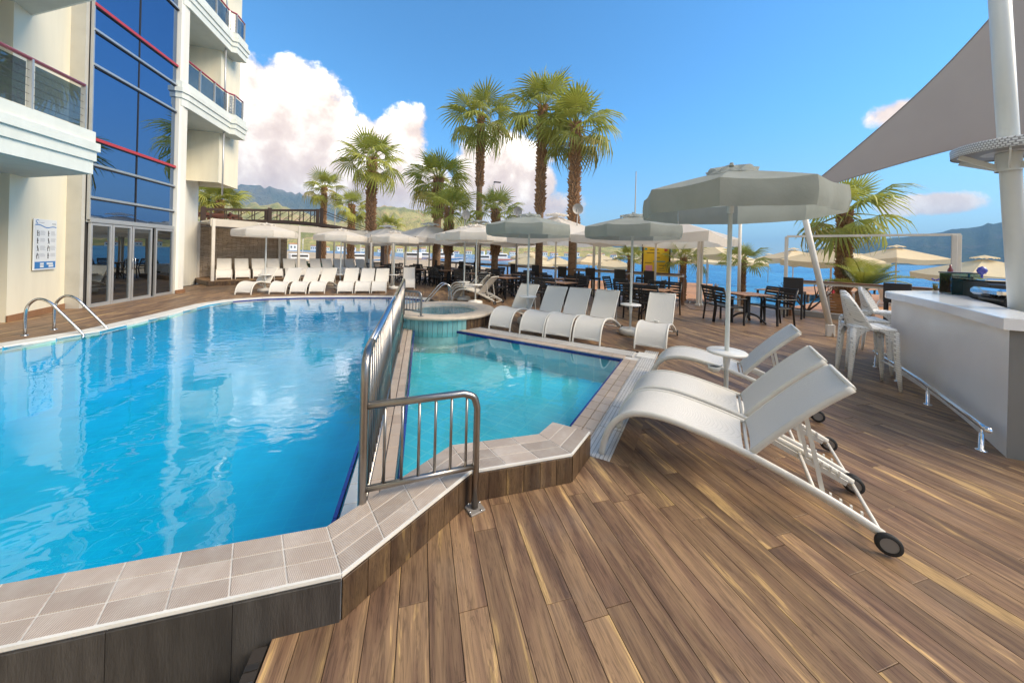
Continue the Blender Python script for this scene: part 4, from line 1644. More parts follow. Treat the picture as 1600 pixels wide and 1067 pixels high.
def make_chair():
    t = link('dining_chair', None)
    for s in (-1, 1):
        MB().bar((.22, s * .235, 0), (.22, s * .235, .64), .035, .035).build('leg', 'black_paint', t)
        pts = [(-.25, s * .235, 0), (-.20, s * .235, .42), (-.23, s * .235, .62), (-.31, s * .235, .89)]
        MB().tube(pts, .022, 6).build('leg', 'black_paint', t)
        MB().box((.0, s * .245, .65), (.52, .05, .026), 0, .005).build('armrest', 'black_paint', t)
    MB().box((.01, 0, .43), (.47, .46, .035), 0, .01).build('seat', 'black_paint', t)
    for k in range(5):
        z = .54 + k * .075
        xx = -.215 - (z - .5) * .25
        MB().box((xx, 0, z), (.016, .44, .052), 0, .003).build('back_slat', 'black_paint', t)
    MB().box((-.315, 0, .895), (.03, .50, .05), 0, .006).build('top_rail', 'black_paint', t)
    return t


TB, CH = make_table(), make_chair()
used = {'t': 0, 'c': 0}


def table_set(x, y, a, label, chairs, group='teak tables on the sea terrace'):
    o = TB if not used['t'] else copy_tree(TB)
    used['t'] = 1
    o.location, o.rotation_euler = (x, y, 0), (0, 0, R(a))
    tag(o, label, 'table', group)
    for (u, v, h) in chairs:
        c = CH if not used['c'] else copy_tree(CH)
        used['c'] = 1
        ca, sa = math.cos(R(a)), math.sin(R(a))
        c.location = (x + ca * u - sa * v, y + sa * u + ca * v, 0)
        c.rotation_euler = (0, 0, R(a + h + random.uniform(-7, 7)))
        tag(c, 'black slatted armchair drawn up to the teak table by the leaning white pole' if 'leaning' in label else 'black slatted armchair at a teak table under the square canopies',
            'chair', 'chairs at the table by the leaning pole' if 'leaning' in label else 'armchairs on the sea terrace')


four = [(-.62, -.2, 0), (-.62, .22, 0), (.62, -.2, 180), (.62, .22, 180)]
four2 = [(-.66, 0, 0), (.66, 0, 180), (0, -.66, 90), (0, .66, -90)]
table_set(8.12, 6.62, -14, 'slatted teak table with black pedestal near the leaning white pole', four)
for k, (x, y, a) in enumerate([(6.15, 7.75, 32), (6.75, 9.5, 32), (4.35, 9.9, 32), (5.1, 11.35, 30), (3.0, 11.9, 32), (3.7, 13.4, 32), (2.35, 14.3, 33), (3.2, 16.3, 30), (1.3, 16.4, 32),
                               (.2, 17.2, 30), (1.7, 18.4, 32), (-.9, 18.8, 32), (.6, 19.9, 30), (-2.0, 20.4, 30)]):
    table_set(x, y, a, 'slatted teak table with black pedestal under the square canopies', four2 if k % 2 else four)

# ---- bar ledge along the sea and its tall black chairs


def ledge(name, label, pts, z):
    t = thing(name, label, 'bar ledge', (pts[0][0], pts[0][1], 0))
    o = Vector((pts[0][0], pts[0][1], 0))
    for a, b in zip(pts, pts[1:]):
        a, b = Vector((*a, 0)) - o, Vector((*b, 0)) - o
        MB().bar(a + Vector((0, 0, z)), b + Vector((0, 0, z)), .32, .035).build('top', 'ledge_wood', t)
        MB().bar(a + Vector((0, 0, z - .055)), b + Vector((0, 0, z - .055)), .24, .07).build('apron', 'post_white', t)
        n = max(1, round((b - a).length / 2.2))
        for k in range(n + 1):
            p = a.lerp(b, k / n)
            MB().box((p.x, p.y, (z - .09) / 2), (.07, .07, z - .09)).build('post', 'ledge_wood', t)
    return t


ledge('bar_ledge', 'long brown-topped bar ledge running along the sea behind the dining tables', [(.85, 21.5), (8.75, 9.5)], 1.05)
ledge('bar_ledge', 'brown-topped bar ledge between the white frame post and the bar', [(10.55, 7.25), (11.45, 5.2), (11.6, 3.6)], 1.05)


def make_bar_chair():
    t = link('tall_chair', None)
    for sx in (-1, 1):
        for sy in (-1, 1):
            MB().box((sx * .19, sy * .19, .36), (.04, .04, .72)).build('leg', 'black_wicker', t)
    MB().box((0, 0, .72), (.44, .44, .07), 0, .012).build('seat', 'black_wicker', t)
    MB().box((-.205, 0, .94), (.045, .44, .42), 0, .012).build('backrest', 'black_wicker', t)
    MB().box((.19, 0, .25), (.03, .34, .03)).build('footrest', 'black_wicker', t)
    return t


BC = make_bar_chair()
d_ = Vector((8.75 - .85, 9.5 - 21.5)).normalized()
nrm = Vector((d_.y, -d_.x))
if nrm.x > 0:
    nrm = -nrm
spots = [(Vector((.85, 21.5)) + d_ * s + nrm * .5, math.degrees(math.atan2(-nrm.y, -nrm.x))) for s in (1.0, 2.1, 3.4, 4.6, 5.9, 7.2, 8.5, 9.9, 11.2, 12.4, 13.5)]
for k, (p, a) in enumerate(spots):
    o = BC if k == 0 else copy_tree(BC)
    o.location, o.rotation_euler = (p.x, p.y, 0), (0, 0, R(a + random.uniform(-8, 8)))
    tag(o, ORD[k] + ' tall black wicker bar chair along the long sea ledge counting from the pergola end', 'bar chair', 'bar chairs at the long ledge')
for p, a, lab in ((Vector((10.25, 6.95)), 24, 'tall black wicker bar chair next to the white frame post'), (Vector((10.95, 5.15)), 20, 'tall black wicker bar chair between the white woven stools and the date palm')):
    o = copy_tree(BC)
    o.location, o.rotation_euler = (p.x, p.y, 0), (0, 0, R(a))
    tag(o, lab, 'bar chair', 'bar chairs by the bar')

# ================================================================== square restaurant parasols


def square_parasol(x, y, half, top, eave, rz, cloth, label, group, cat='parasol', drop=.26, pole=True):
    t = thing('square_parasol', label, cat, (x, y, 0), rz, group)
    MB().tube([(0, 0, 0), (0, 0, top - .05)], .035, 10).build('pole', 'post_white', t)
    ang = [R(45 + 90 * k) for k in range(4)]
    for k in range(4):
        pa = Vector((math.cos(ang[k]), math.sin(ang[k]))) * half * 1.414
        pb = Vector((math.cos(ang[(k + 1) % 4]), math.sin(ang[(k + 1) % 4]))) * half * 1.414
        rows = []
        for i in range(8):
            s = .06 + .94 * i / 7
            rows.append([(pa.lerp(pb, j / 8).x * s, pa.lerp(pb, j / 8).y * s, top - (top - eave) * s - .10 * s * math.sin(math.pi * j / 8)) for j in range(9)])
        c = MB().grid(rows, True).build('canopy_panel', cloth, t)
        val = []
        for i in range(4):
            s = i / 3
            val.append([(pa.lerp(pb, j / 16).x * (1 - .012 * s + .006 * math.sin(j * 2.4 + k)), pa.lerp(pb, j / 16).y * (1 - .012 * s + .006 * math.sin(j * 2.4 + k)),
                         eave - .10 * math.sin(math.pi * j / 16) - drop * s * (.82 + .18 * abs(math.cos(math.pi * j / 8)))) for j in range(17)])
        MB().grid(val, True).build('valance', cloth, c)
        MB().bar((0, 0, top - .06), (pa.x * .99, pa.y * .99, eave - .015), .025, .03).build('rib', 'post_white', t)
        MB().bar((0, 0, eave - .25), (pa.x * .55, pa.y * .55, eave + (top - eave) * .42 - .02), .02, .025).build('strut', 'post_white', t)
    rows = []
    for i in range(4):
        s = i / 3
        rows.append([(half * .26 * s * math.cos(a), half * .26 * s * math.sin(a), top + .14 - .10 * s - .05 * s * s * (1 - abs(math.sin(4 * a)))) for a in [2 * math.pi * j / 32 for j in range(33)]])
    MB().grid(rows, True).build('vent_cap', cloth, t)
    return t


SQL = ['big square cream-white canopy next to the yellow menu board', 'big square cream-white canopy under the thickest palm', 'big square cream-white canopy pierced by the young palm near the slender palm',
       'big square cream-white canopy below the bushy yellow-green palm', 'big square cream-white canopy between slender and shaggy tall palms', 'big square cream-white canopy at the end of the pergola']
for kq, (x, y, h, tp, ev) in enumerate(((7.6, 9.5, 2.05, 3.05, 2.32), (5.4, 12.9, 1.95, 3.25, 2.36), (2.6, 15.6, 1.9, 3.05, 2.3), (.4, 18.2, 1.9, 3.05, 2.3), (3.7, 17.6, 1.8, 3.1, 2.3), (-1.9, 20.6, 1.9, 3.0, 2.25))):
    square_parasol(x, y, h, tp, ev, R(31), 'canvas_white', SQL[kq], 'square canopies over the tables')
for k, (x, y) in enumerate(((9.13, 9.24), (9.33, 9.32), (6.9, 12.4), (7.05, 12.2), (4.6, 15.9), (2.4, 19.2), (-1.3, 16.6), (-2.4, 17.7), (-.2, 20.9), (-3.2, 22.1))):
    t = thing('canopy_post', 'slim white square post holding up the canopies by the sea ledge', 'post', (x, y, 0), R(31), 'canopy posts')
    MB().box((0, 0, 1.2), (.085, .085, 2.4), 0, .006).build('shaft', 'post_white', t)
    MB().box((0, 0, .04), (.14, .14, .08), 0, .006).build('foot', 'post_white', t)

# ================================================================== pergola, platform, stone wall (far left)
PU = Vector((.782, .623))
PN = Vector((-.623, .782))
pf = thing('lounger_platform', 'raised timber platform carrying the pergola loungers', 'platform', (-8.25, 16.2, 0))
po = Vector((-8.25, 16.2))


def prel(u, v):
    w = PU * u + PN * v
    return (w.x, w.y)


MB().prism([prel(.02, .02), prel(7.1, .02), prel(7.1, 2.6), prel(.02, 2.6)], 0, .17).build('core', 'sub_deck', pf)
for k in range(20):
    MB().prism([prel(0, k * .13 + .002), prel(7.12, k * .13 + .002), prel(7.12, k * .13 + .128), prel(0, k * .13 + .128)], .172, .2).build('board', 'deck_wood', pf)
for k in range(28):
    MB().prism([prel(k * .25 + .002, -.008), prel(k * .25 + .248, -.008), prel(k * .25 + .248, .018), prel(k * .25 + .002, .018)], 0, .170).build('riser_board', 'cladding_wood', pf)
for k in range(10):
    MB().prism([prel(-.008, k * .25 + .022), prel(-.008, k * .25 + .248), prel(.018, k * .25 + .248), prel(.018, k * .25 + .022)], 0, .170).build('riser_board', 'cladding_wood', pf)
pg = thing('pergola', 'white pergola with cream fabric valance over the platform loungers', 'pergola', (-8.25, 16.2, 0))
for u in (.15, 3.3, 6.75, 9.4):
    for v in (.12, 2.5):
        if u > 9 and v > 1:
            continue
        c = prel(u, v)
        MB().box((c[0], c[1], 1.36 if u < 8 else 1.3), (.10, .10, 2.72 if u < 8 else 2.6), math.atan2(PU.y, PU.x), .006).build('post', 'post_white', pg)
a, b = prel(.05, .12), prel(9.6, .12)
MB().bar((a[0], a[1], 2.60), (b[0], b[1], 2.50), .05, .30).build('valance', 'valance_cloth', pg)
a, b = prel(.05, 2.5), prel(7.0, 2.5)
MB().bar((a[0], a[1], 2.66), (b[0], b[1], 2.6), .05, .12).build('rear_beam', 'post_white', pg)
for k in range(6):
    a, b = prel(.2 + k * 1.32, .16), prel(.2 + k * 1.32, 2.46)
    MB().bar((a[0], a[1], 2.70), (b[0], b[1], 2.70), .05, .07).build('rafter', 'post_white', pg)
    c, d = prel(.23 + k * 1.32 + 1.26, .16), prel(.23 + k * 1.32 + 1.26, 2.46)
    rows = []
    for i in range(7):
        s = i / 6
        rows.append([(Vector(a).lerp(Vector(b), j / 4)[0] * (1 - s) + Vector(c).lerp(Vector(d), j / 4)[0] * s, Vector(a).lerp(Vector(b), j / 4)[1] * (1 - s) + Vector(c).lerp(Vector(d), j / 4)[1] * s, 2.76 - .09 * math.sin(math.pi * s)) for j in range(5)])
    MB().grid(rows, True).build('roof_cloth', 'valance_cloth', pg)
sw = thing('stone_wall', 'stacked brown slate wall behind the platform loungers', 'wall', (-10.7, 17.6, 0), math.atan2(PU.y, PU.x))
MB().box((1.45, .15, 1.25), (6.6, .26, 2.5)).build('core', 'stone_wall', sw)
rr = random.Random(5)
courses = MB()
for k in range(46):
    xx = -1.8
    while xx < 4.7:
        l = rr.uniform(.14, .42)
        l = min(l, 4.74 - xx)
        courses.box((xx + l / 2, .02 - rr.uniform(0, .025), .03 + k * .0535), (l - .006, .06, .049))
        xx += l
stuff(courses.build('stone_courses', 'stone_wall', sw))
MB().box((1.45, .15, 2.53), (6.64, .32, .05), 0, .01).build('coping', 'concrete', sw)

# timber footbridge and brown arbour behind the wall
fb = thing('footbridge', 'dark timber footbridge with cross-braced railing above the stone wall', 'bridge', (-12.4, 24.2, 0), R(31))


def arch(t):
    return 3.05 + .55 * math.sin(math.pi * t) - .35 * t


for s in (0, .9):
    pts = [(-.2 + 11.5 * k / 16, s, arch(k / 16)) for k in range(17)]
    for a, b in zip(pts, pts[1:]):
        MB().bar(a, b, .10, .17).build('beam', 'dark_timber', fb)
for k in range(40):
    t = (k + .5) / 40
    MB().box((-.2 + 11.5 * t, .45, arch(t) + .10), (.25, .95, .03)).build('deck_board', 'dark_timber', fb)
tops = [(0, 3.85), (.28, 4.15), (.55, 4.50)]
for s in (0, .9):
    for (t0, z0), (t1, z1) in zip(tops, tops[1:]):
        MB().bar((-.2 + 11.5 * t0, s, z0), (-.2 + 11.5 * t1, s, z1), .07, .09).build('top_rail', 'dark_timber', fb)
    MB().tube([(-.2 + 11.5 * .55, s, 4.5), (-.2 + 11.5 * .98, s, arch(.98) + .12)], .025, 6).build('stay_rope', 'dark_timber', fb)
    for t, z in tops:
        MB().box((-.2 + 11.5 * t, s, z - .45), (.20, .16, 1.15)).build('post', 'dark_timber', fb)
    for k in range(9):
        t = .06 * (k + .5)
        zt = interp(tops, t)
        MB().box((-.2 + 11.5 * t, s, (arch(t) + zt) / 2), (.05, .05, zt - arch(t))).build('baluster', 'dark_timber', fb)
        MB().bar((-.2 + 11.5 * (t - .028), s, arch(t) + .18), (-.2 + 11.5 * (t + .028), s, zt - .1), .03, .03).build('brace', 'dark_timber', fb)
for t in (.02, .55, .98):
    MB().box((-.2 + 11.5 * t, .45, arch(t) / 2 - .1), (.16, .7, arch(t))).build('pier', 'dark_timber', fb)
ar = thing('timber_arbour', 'red-brown timber arbour beside the footbridge', 'arbour', (-17.6, 25.0, 0), R(20))
for k in range(5):
    for s in (0, 2.2):
        MB().box((k * 1.35, s, 1.85), (.15, .15, 3.7)).build('post', 'brown_timber', ar)
    MB().box((k * 1.35, 1.1, 3.86), (.10, 3.0, .14)).build('rafter', 'brown_timber', ar)
for s in (0, 2.2):
    MB().box((2.7, s, 3.74), (6.4, .10, .16)).build('beam', 'brown_timber', ar)
    MB().box((2.7, s, 2.9), (5.6, .07, .12)).build('beam', 'brown_timber', ar)

# ================================================================== bar
bar = thing('bar_counter', 'curved glossy white bar with thick white top and grey end', 'bar', (4.71, 1.55, 0))
BO = Vector((4.71, 1.55, 0))
OUT = catmull([(5.62, .74, 0), (4.70, 1.57, 0), (4.71, 1.575, 0), (5.4, 2.08, 0), (6.0, 2.55, 0), (6.5, 2.99, 0), (6.88, 3.36, 0), (7.08, 3.47, 0), (7.38, 3.50, 0), (8.2, 3.44, 0), (9.4, 3.3, 0)], 1)
OUT = [OUT[0], OUT[1]] + catmull(OUT[2:], 4)
INN = [Vector((5.95, 1.08, 0)), Vector((5.25, 1.52, 0))] + catmull([(5.26, 1.525, 0), (5.74, 1.86, 0), (6.35, 2.2, 0), (6.95, 2.55, 0), (7.25, 2.70, 0), (7.55, 2.82, 0), (7.9, 2.88, 0), (8.5, 2.86, 0), (9.4, 2.75, 0)], 4)
OUT = [p - BO for p in OUT]
INN = [p - BO for p in INN]


def strip(rows_lo, rows_hi, z0, z1, mb, i0=0, i1=None):
    i1 = len(rows_lo) if i1 is None else i1
    a = [(p.x, p.y, z0) for p in rows_lo[i0:i1]]
    b = [(p.x, p.y, z1) for p in rows_hi[i0:i1]]
    mb.grid([a, b], False)


def inset(path, other, d):
    return [p + (o - p).normalized() * d for p, o in zip(path, other)]


top = MB()
strip(OUT, OUT, 1.075, 1.165, top, 1)
strip(inset(OUT, INN, .006), OUT, 1.172, 1.165, top, 1)
top.grid([[(p.x, p.y, 1.172) for p in inset(OUT, INN, .006)[1:]], [(p.x, p.y, 1.172) for p in INN[1:]]], False, flip=True)
strip(INN, INN, 1.075, 1.172, top, 1)
top.grid([[(p.x, p.y, 1.075) for p in OUT[1:]], [(p.x, p.y, 1.075) for p in INN[1:]]], False)
top.build('counter_top', 'bar_top', bar)
etop = MB().prism([tuple(p.xy) for p in (OUT[1], OUT[0], INN[0], INN[1])], 1.0755, 1.1715).build('end_top', 'bar_top', bar)
fi = inset(OUT, INN, .07)
bi = inset(INN, OUT, .05)
fm = MB()
strip(fi, fi, 0.0, 1.076, fm, 1)
fm.build('front_panel', 'bar_panel', bar)
fm = MB()
e0, e1 = fi[1], OUT[0] + (INN[0] - OUT[0]).normalized() * .07
fm.add([(e0.x, e0.y, 0), (e1.x, e1.y, 0), (e1.x, e1.y, 1.076), (e0.x, e0.y, 1.076)], [(0, 1, 2, 3)])
fm.build('end_panel', 'bar_end', bar)
fm = MB()
strip(bi, bi, 0.0, 1.076, fm, 0)
fm.build('rear_panel', 'bar_black', bar)
fm = MB()
fm.grid([[(p.x, p.y, .86) for p in INN], [(p.x + .42, p.y - .58, .86) for p in INN]], False, flip=True)
fm.build('work_top', 'bar_black', bar)
fm = MB()
strip([p + Vector((.42, -.58, 0)) for p in INN], [p + Vector((.42, -.58, 0)) for p in INN], 0, .86, fm)
fm.build('work_front', 'bar_black', bar)

fr = thing('bar_foot_rail', 'polished steel foot rail on short posts curving round the bar base', 'foot rail', (4.78, 1.75, 0))
FO = Vector((4.78, 1.75, 0))
fp = [p + BO - FO - (INN[i] - p).normalized() * .10 for i, p in enumerate(OUT)]
fp = [Vector((p.x, p.y, .215)) for p in fp[2:26]]
fp[0] = fp[0] + (fp[1] - fp[0]) * .35
MB().tube(fp, .024, 12).build('rail', 'chrome', fr)
for k in (1, 6, 11, 16, 21):
    p = fp[k]
    pt = MB().lathe([(.008, .215), (.008, .15), (.017, .145), (.017, .012), (.034, .008), (.036, 0)], 14, (p.x, p.y, 0)).build('post', 'chrome', fr)
MB().lathe([(0, .03), (.018, .025), (.025, 0)], 12).build('end_cap', 'chrome', fr, tuple(fp[0]))

# things on and behind the bar


def small(name, label, cat, loc, parts, rz=0.0, group=None):
    t = thing(name, label, cat, loc, rz, group)
    for nm, mb, m in parts:
        mb.build(nm, m, t)
    return t


BA = math.atan2(.66, .75)
gc = MB()
for s in (-1, 1):
    gc.box((0, s * .13, .16), (.34, .008, .30)).box((s * .166, 0, .16), (.008, .25, .30))
small('glass_case', 'teal glass display case on the white bar top', 'display case', (7.72, 2.98, 1.172), [('glass', gc, 'case_glass'), ('lid', MB().box((0, 0, .322), (.36, .29, .018), 0, .004), 'bar_black'), ('floor_plate', MB().box((0, 0, .006), (.33, .25, .01)), 'bar_black')], BA)
small('black_drum', 'black cylinder holding a red bottle beside the glass case', 'container', (8.1, 3.22, 1.172), [('drum', MB().lathe([(0, .30), (.10, .30), (.105, .29), (.105, 0)], 24), 'bar_black'),
      ('bottle', MB().lathe([(.03, .30), (.03, .36), (.012, .40), (.012, .44), (0, .44)], 12), 'bottle_red')])
small('flower_glass', 'small yellow-wrapped glass with flowers on the bar top', 'glass', (8.45, 3.52, 1.172), [('glass', MB().lathe([(0, 0), (.025, 0), (.035, .12)], 12), 'bottle_glass'), ('drink', MB().lathe([(0, .01), (.024, .01), (.031, .09), (0, .09)], 12), 'amber')]
      + [('flower', MB().lathe([(0, .02), (.014, .012), (.016, 0), (0, -.012)], 8, (.035 * math.cos(k * 1.6), .035 * math.sin(k * 1.6), .17 + .015 * (k % 2))), 'lamp_blue') for k in range(4)])
cab = [(-.42, 0), (.30, 0), (.42, .06), (.47, .16), (.46, .26), (.36, .29), (-.42, .29)]
cm = MB().prism(cab, -.11, .11, bottom=True)
cm.v = [(v[0], v[2], v[1]) for v in cm.v]
cm.f = [f[::-1] for f in cm.f]
small('drinks_dispenser', 'black rounded drinks machine with steel top behind the bar', 'machine', (7.55, 2.72, 1.10), [('housing', cm, 'bar_black'), ('steel_cover', MB().box((.05, 0, .315), (.62, .20, .05), 0, .02), 'chrome'),
      ('globe_light', MB().lathe([(0, .10), (.035, .08), (.05, .04), (.035, 0), (.012, -.02), (.012, -.06)], 14, (.02, 0, .40)), 'lamp_blue')], BA + math.pi)
small('coffee_machine', 'steel coffee machine with black handles behind the bar', 'coffee machine', (6.95, 2.25, .865), [('body', MB().box((0, 0, .2), (.55, .36, .34), 0, .03), 'bar_black'), ('hood', MB().box((0, .04, .42), (.58, .40, .10), 0, .03), 'chrome'),
      ('tray', MB().box((0, .26, .06), (.52, .16, .04), 0, .008), 'chrome')] + [('lever', MB().tube([(-.18 + .12 * k, .20, .26), (-.18 + .12 * k, .34, .22)], .016, 8), 'bar_black') for k in range(4)] + [('portafilter', MB().lathe([(0, 0), (.03, 0), (.032, .05), (0, .05)], 12, (-.18 + .12 * k, .22, .2)), 'chrome') for k in range(4)], BA)
rb = random.Random(9)
for k in range(10):
    h = rb.uniform(.24, .32)
    small('bottle', 'bottle standing on the dark work top behind the bar', 'bottle', (6.1 + .10 * k + rb.uniform(-.02, .02), 1.42 + .055 * k + rb.uniform(-.06, .06), .862),
          [('body', MB().lathe([(0, 0), (.036, 0), (.038, h * .55), (.014, h * .75), (.013, h), (0, h)], 14), ('bar_black', 'bottle_glass', 'amber', 'bottle_red')[k % 4]), ('cap', MB().lathe([(.015, h), (.015, h + .02), (0, h + .02)], 10), ('chrome', 'sign_white', 'red_bar')[k % 3])], 0, 'bottles behind the bar')
for k in range(8):
    small('tumbler', 'upturned glass drying on the dark work top behind the bar', 'glass', (6.45 + .085 * k, 2.03 + .05 * k, .862), [('cup', MB().lathe([(.036, 0), (.030, .11), (0, .112)], 14), 'bottle_glass')], 0, 'glasses behind the bar')
small('menu_folder', 'dark red menu folders stacked at the end of the bar ledge', 'menu', (8.75, 3.45, 1.172), [('cover', MB().box((0, 0, .02), (.34, .24, .018), 0, .003), 'bottle_red'), ('pages', MB().box((.004, 0, .007), (.32, .225, .010)), 'sign_white')], R(15))

# ---- white woven bar stools


def make_stool():
    t = link('woven_bar_stool', None)
    seat = []
    MB().box((.0, 0, .755), (.43, .44, .05), 0, .02).build('seat', 'white_wicker', t)
    ap = MB()
    # apron with arched openings on each side, legs flare out of it
    for ax in range(4):
        rows = [[], []]
        for j in range(13):
            f = -1 + 2 * j / 12
            zlow = .735 - .26 * abs(f) ** 2.6
            e, w = .218, .213
            u, v = (f * w, e) if ax % 2 == 0 else (e, f * w)
            sx = 1 if ax < 2 else -1
            p = (u, v * sx) if ax % 2 == 0 else (u * sx, v)
            rows[0].append((p[0], p[1], .752))
            rows[1].append((p[0], p[1], zlow))
        ap.grid(rows, True)
    stuff(ap.build('apron', 'white_wicker', t))
    for sx in (-1, 1):
        for sy in (-1, 1):
            MB().tube([(sx * .195, sy * .195, .74), (sx * .205, sy * .205, .45), (sx * .225, sy * .222, .18), (sx * .238, sy * .232, 0)], .04, 10, radii=[.034, .032, .025, .016]).build('leg', 'white_wicker', t)
    fr_, bk_ = [], []
    for i in range(15):
        s = i / 14
        z = .74 + .43 * s
        w = .225 * math.sqrt(max(0.0, 1 - (max(0, s - .12) / .88) ** 2.3))
        w = max(w, .012)
        a, b = [], []
        for j in range(11):
            f = -1 + 2 * j / 10
            x = -.185 - .07 * s + .17 * f * f * (1 - .75 * s)
            a.append((x, f * w, z))
            b.append((x - .022, f * (w + .004), z + .002))
        fr_.append(a)
        bk_.append(b)
    m = MB().grid(fr_, True)
    m.grid(bk_, True, flip=True)
    m.grid([[r[0] for r in fr_], [r[0] for r in bk_]], True, flip=True)
    m.grid([[r[-1] for r in fr_], [r[-1] for r in bk_]], True)
    m.grid([fr_[-1], bk_[-1]], True)
    m.build('backrest', 'white_wicker', t)
    MB().tube([(-.22, 0, .76), (-.215, 0, .95), (-.255, 0, 1.16)], .012, 8).build('spine', 'white_wicker', t)
    MB().tube([(.215, -.2, .28), (.215, .2, .28)], .012, 8).build('footrest', 'white_wicker', t)
    return t


ST = make_stool()
for k, (x, y, a, lab) in enumerate(((5.80, 3.02, -44, 'white woven leaf-backed bar stool nearest the loungers'), (6.50, 3.43, -46, 'white woven leaf-backed bar stool, the middle one of three at the bar'), (7.75, 3.88, -72, 'white woven leaf-backed bar stool standing apart at the rounded bar end'))):
    o = ST if k == 0 else copy_tree(ST)
    o.location, o.rotation_euler = (x, y, 0), (0, 0, R(a))
    tag(o, lab, 'bar stool', 'woven stools at the bar')

# ---- leaning mast with ring shelf, sail, leaning pole, white frame
ms = thing('sail_mast', 'thick white leaning mast with perforated ring shelf rising behind the bar', 'mast', (6.06, 1.87, 0))
MB().tube([(0, 0, 0), (-.84, .04, 6.0)], .068, 24).build('shaft', 'mast_paint', ms)
c = (-.39, .02)
MB().lathe([(.36, 2.74), (.365, 2.83), (.36, 2.835), (.355, 2.74)], 40, (c[0], c[1], 0)).build('rim_band', 'perforated_steel', ms)
MB().lathe([(.075, 2.765), (.355, 2.755), (.355, 2.75), (.075, 2.745)], 40, (c[0], c[1], 0), smooth=False).build('shelf_plate', 'perforated_steel', ms)
for k in range(6):
    a = R(60 * k + 20)
    MB().bar((c[0] + .07 * math.cos(a), c[1] + .07 * math.sin(a), 2.60), (c[0] + .345 * math.cos(a), c[1] + .345 * math.sin(a), 2.735), .012, .05).build('bracket', 'mast_paint', ms)
MB().lathe([(.082, 2.56), (.082, 2.74)], 24, (c[0], c[1], 0)).build('collar', 'mast_paint', ms)

sl = thing('shade_sail', 'large brown-grey triangular shade sail stretched above the bar', 'shade sail', (8.27, 5.58, 0))
A, B, C = Vector((.02, -.02, 3.14)), Vector((8.70, 2.10, 6.9)) - Vector((8.27, 5.58, 0)), Vector((10.9, 1.6, 3.95)) - Vector((8.27, 5.58, 0))
G = (A + B + C) / 3
nS = 18
sv, sf, idx = [], [], {}
for i in range(nS + 1):
    for j in range(nS + 1 - i):
        a, b = i / nS, j / nS
        cc = 1 - a - b
        p = A * a + B * b + C * cc
        pull = 4 * (a * b * (1 - 3 * cc if cc < .333 else 0) + b * cc * (1 - 3 * a if a < .333 else 0) + a * cc * (1 - 3 * b if b < .333 else 0))
        p = p + (G - p) * (.22 * pull)
        p.z -= .35 * (27 * a * b * cc) * .5
        idx[(i, j)] = len(sv)
        sv.append(tuple(p))
for i in range(nS):
    for j in range(nS - i):
        sf.append((idx[(i, j)], idx[(i + 1, j)], idx[(i, j + 1)]))
        if i + j < nS - 1:
            sf.append((idx[(i + 1, j)], idx[(i + 1, j + 1)], idx[(i, j + 1)]))
MB().add(sv, sf, True).build('cloth', 'sail_cloth', sl)
for e in ([(i, 0) for i in range(nS + 1)], [(0, j) for j in range(nS + 1)], [(i, nS - i) for i in range(nS + 1)]):
    MB().tube([sv[idx[k]] for k in e], .010, 6).build('hem_cable', 'sail_cloth', sl)
lp = thing('leaning_pole', 'slim white pole leaning out of the deck that anchors the shade sail', 'pole', (8.58, 5.05, 0))
MB().tube([(0, 0, 0), (-.31, .53, 3.24)], .055, 16).build('shaft', 'post_white', lp)
MB().box((-.03, .02, .13), (.14, .09, .26), R(-40), .01).build('foot', 'post_white', lp)

wf = thing('white_frame', 'slender white portal frame open to the sea behind the bar', 'frame', (10.62, 7.46, 0))
w2 = Vector((12.36, 4.86, 0)) - Vector((10.62, 7.46, 0))
for p in (Vector((0, 0, 0)), w2, w2 + Vector((.12, -.02, 0))):
    MB().box((p.x, p.y, 1.17), (.085, .085, 2.34), R(30), .006).build('post', 'post_white', wf)
MB().bar((0, 0, 2.35), w2 + Vector((.16, -.03, 2.35)), .08, .06).build('beam', 'post_white', wf)
tp = thing('slim_pole', 'tall slim white pole at the deck edge beyond the teak table', 'pole', (9.7, 8.2, 0))
MB().tube([(0, 0, 0), (-.02, 0, 3.0)], .045, 10).build('shaft', 'post_white', tp)
MB().box((0, 0, .05), (.16, .16, .1), 0, .01).build('foot', 'post_white', tp)

# ================================================================== palms


def fan_mesh(seed, droop, material, n=22):
    rg = random.Random(seed)
    m = MB()
    pet = [(0, 0, 0), (.17, 0, .015), (.34, 0, .01), (.48, 0, -.01)]
    m.tube(pet, .01, 4, radii=[.020, .013, .010, .008])
    C = Vector((.47, 0, -.01))
    for j in range(n):
        f = -1 + 2 * (j + .5) / n
        ph = R(118) * f
        L = .60 * (1 - .24 * f * f) * rg.uniform(.9, 1.08)
        d = Vector((math.cos(ph), math.sin(ph), 0))
        s = Vector((-math.sin(ph), math.cos(ph), 0))
        hw = L * .46 * math.tan(R(118) / n) * .92
        lift = .13 * (1 - abs(f)) - .05

        def pt(t, off, dz=0.0):
            z = lift * t * .8 - droop * (t ** 2.6) * L * rg.uniform(.85, 1.15) + dz
            x = t - .22 * droop * t ** 3
            return C + d * (L * x) + s * off + Vector((0, 0, z))
        fold = .012 * (1 if j % 2 else -1)
        a = C
        b0, b1, bc = pt(.46, -hw * .9), pt(.46, hw * .9), pt(.46, 0, .014)
        k = rg.uniform(.28, .5)
        c0, c1 = pt(.80, -hw * k), pt(.80, hw * k)
        e = pt(1.0, rg.uniform(-.02, .02))
        m.add([a, b0, bc, b1, c0, c1, e], [(0, 1, 2), (0, 2, 3), (1, 4, 2), (2, 4, 5), (2, 5, 3), (4, 6, 5)])
    return m.mesh('frond', material)


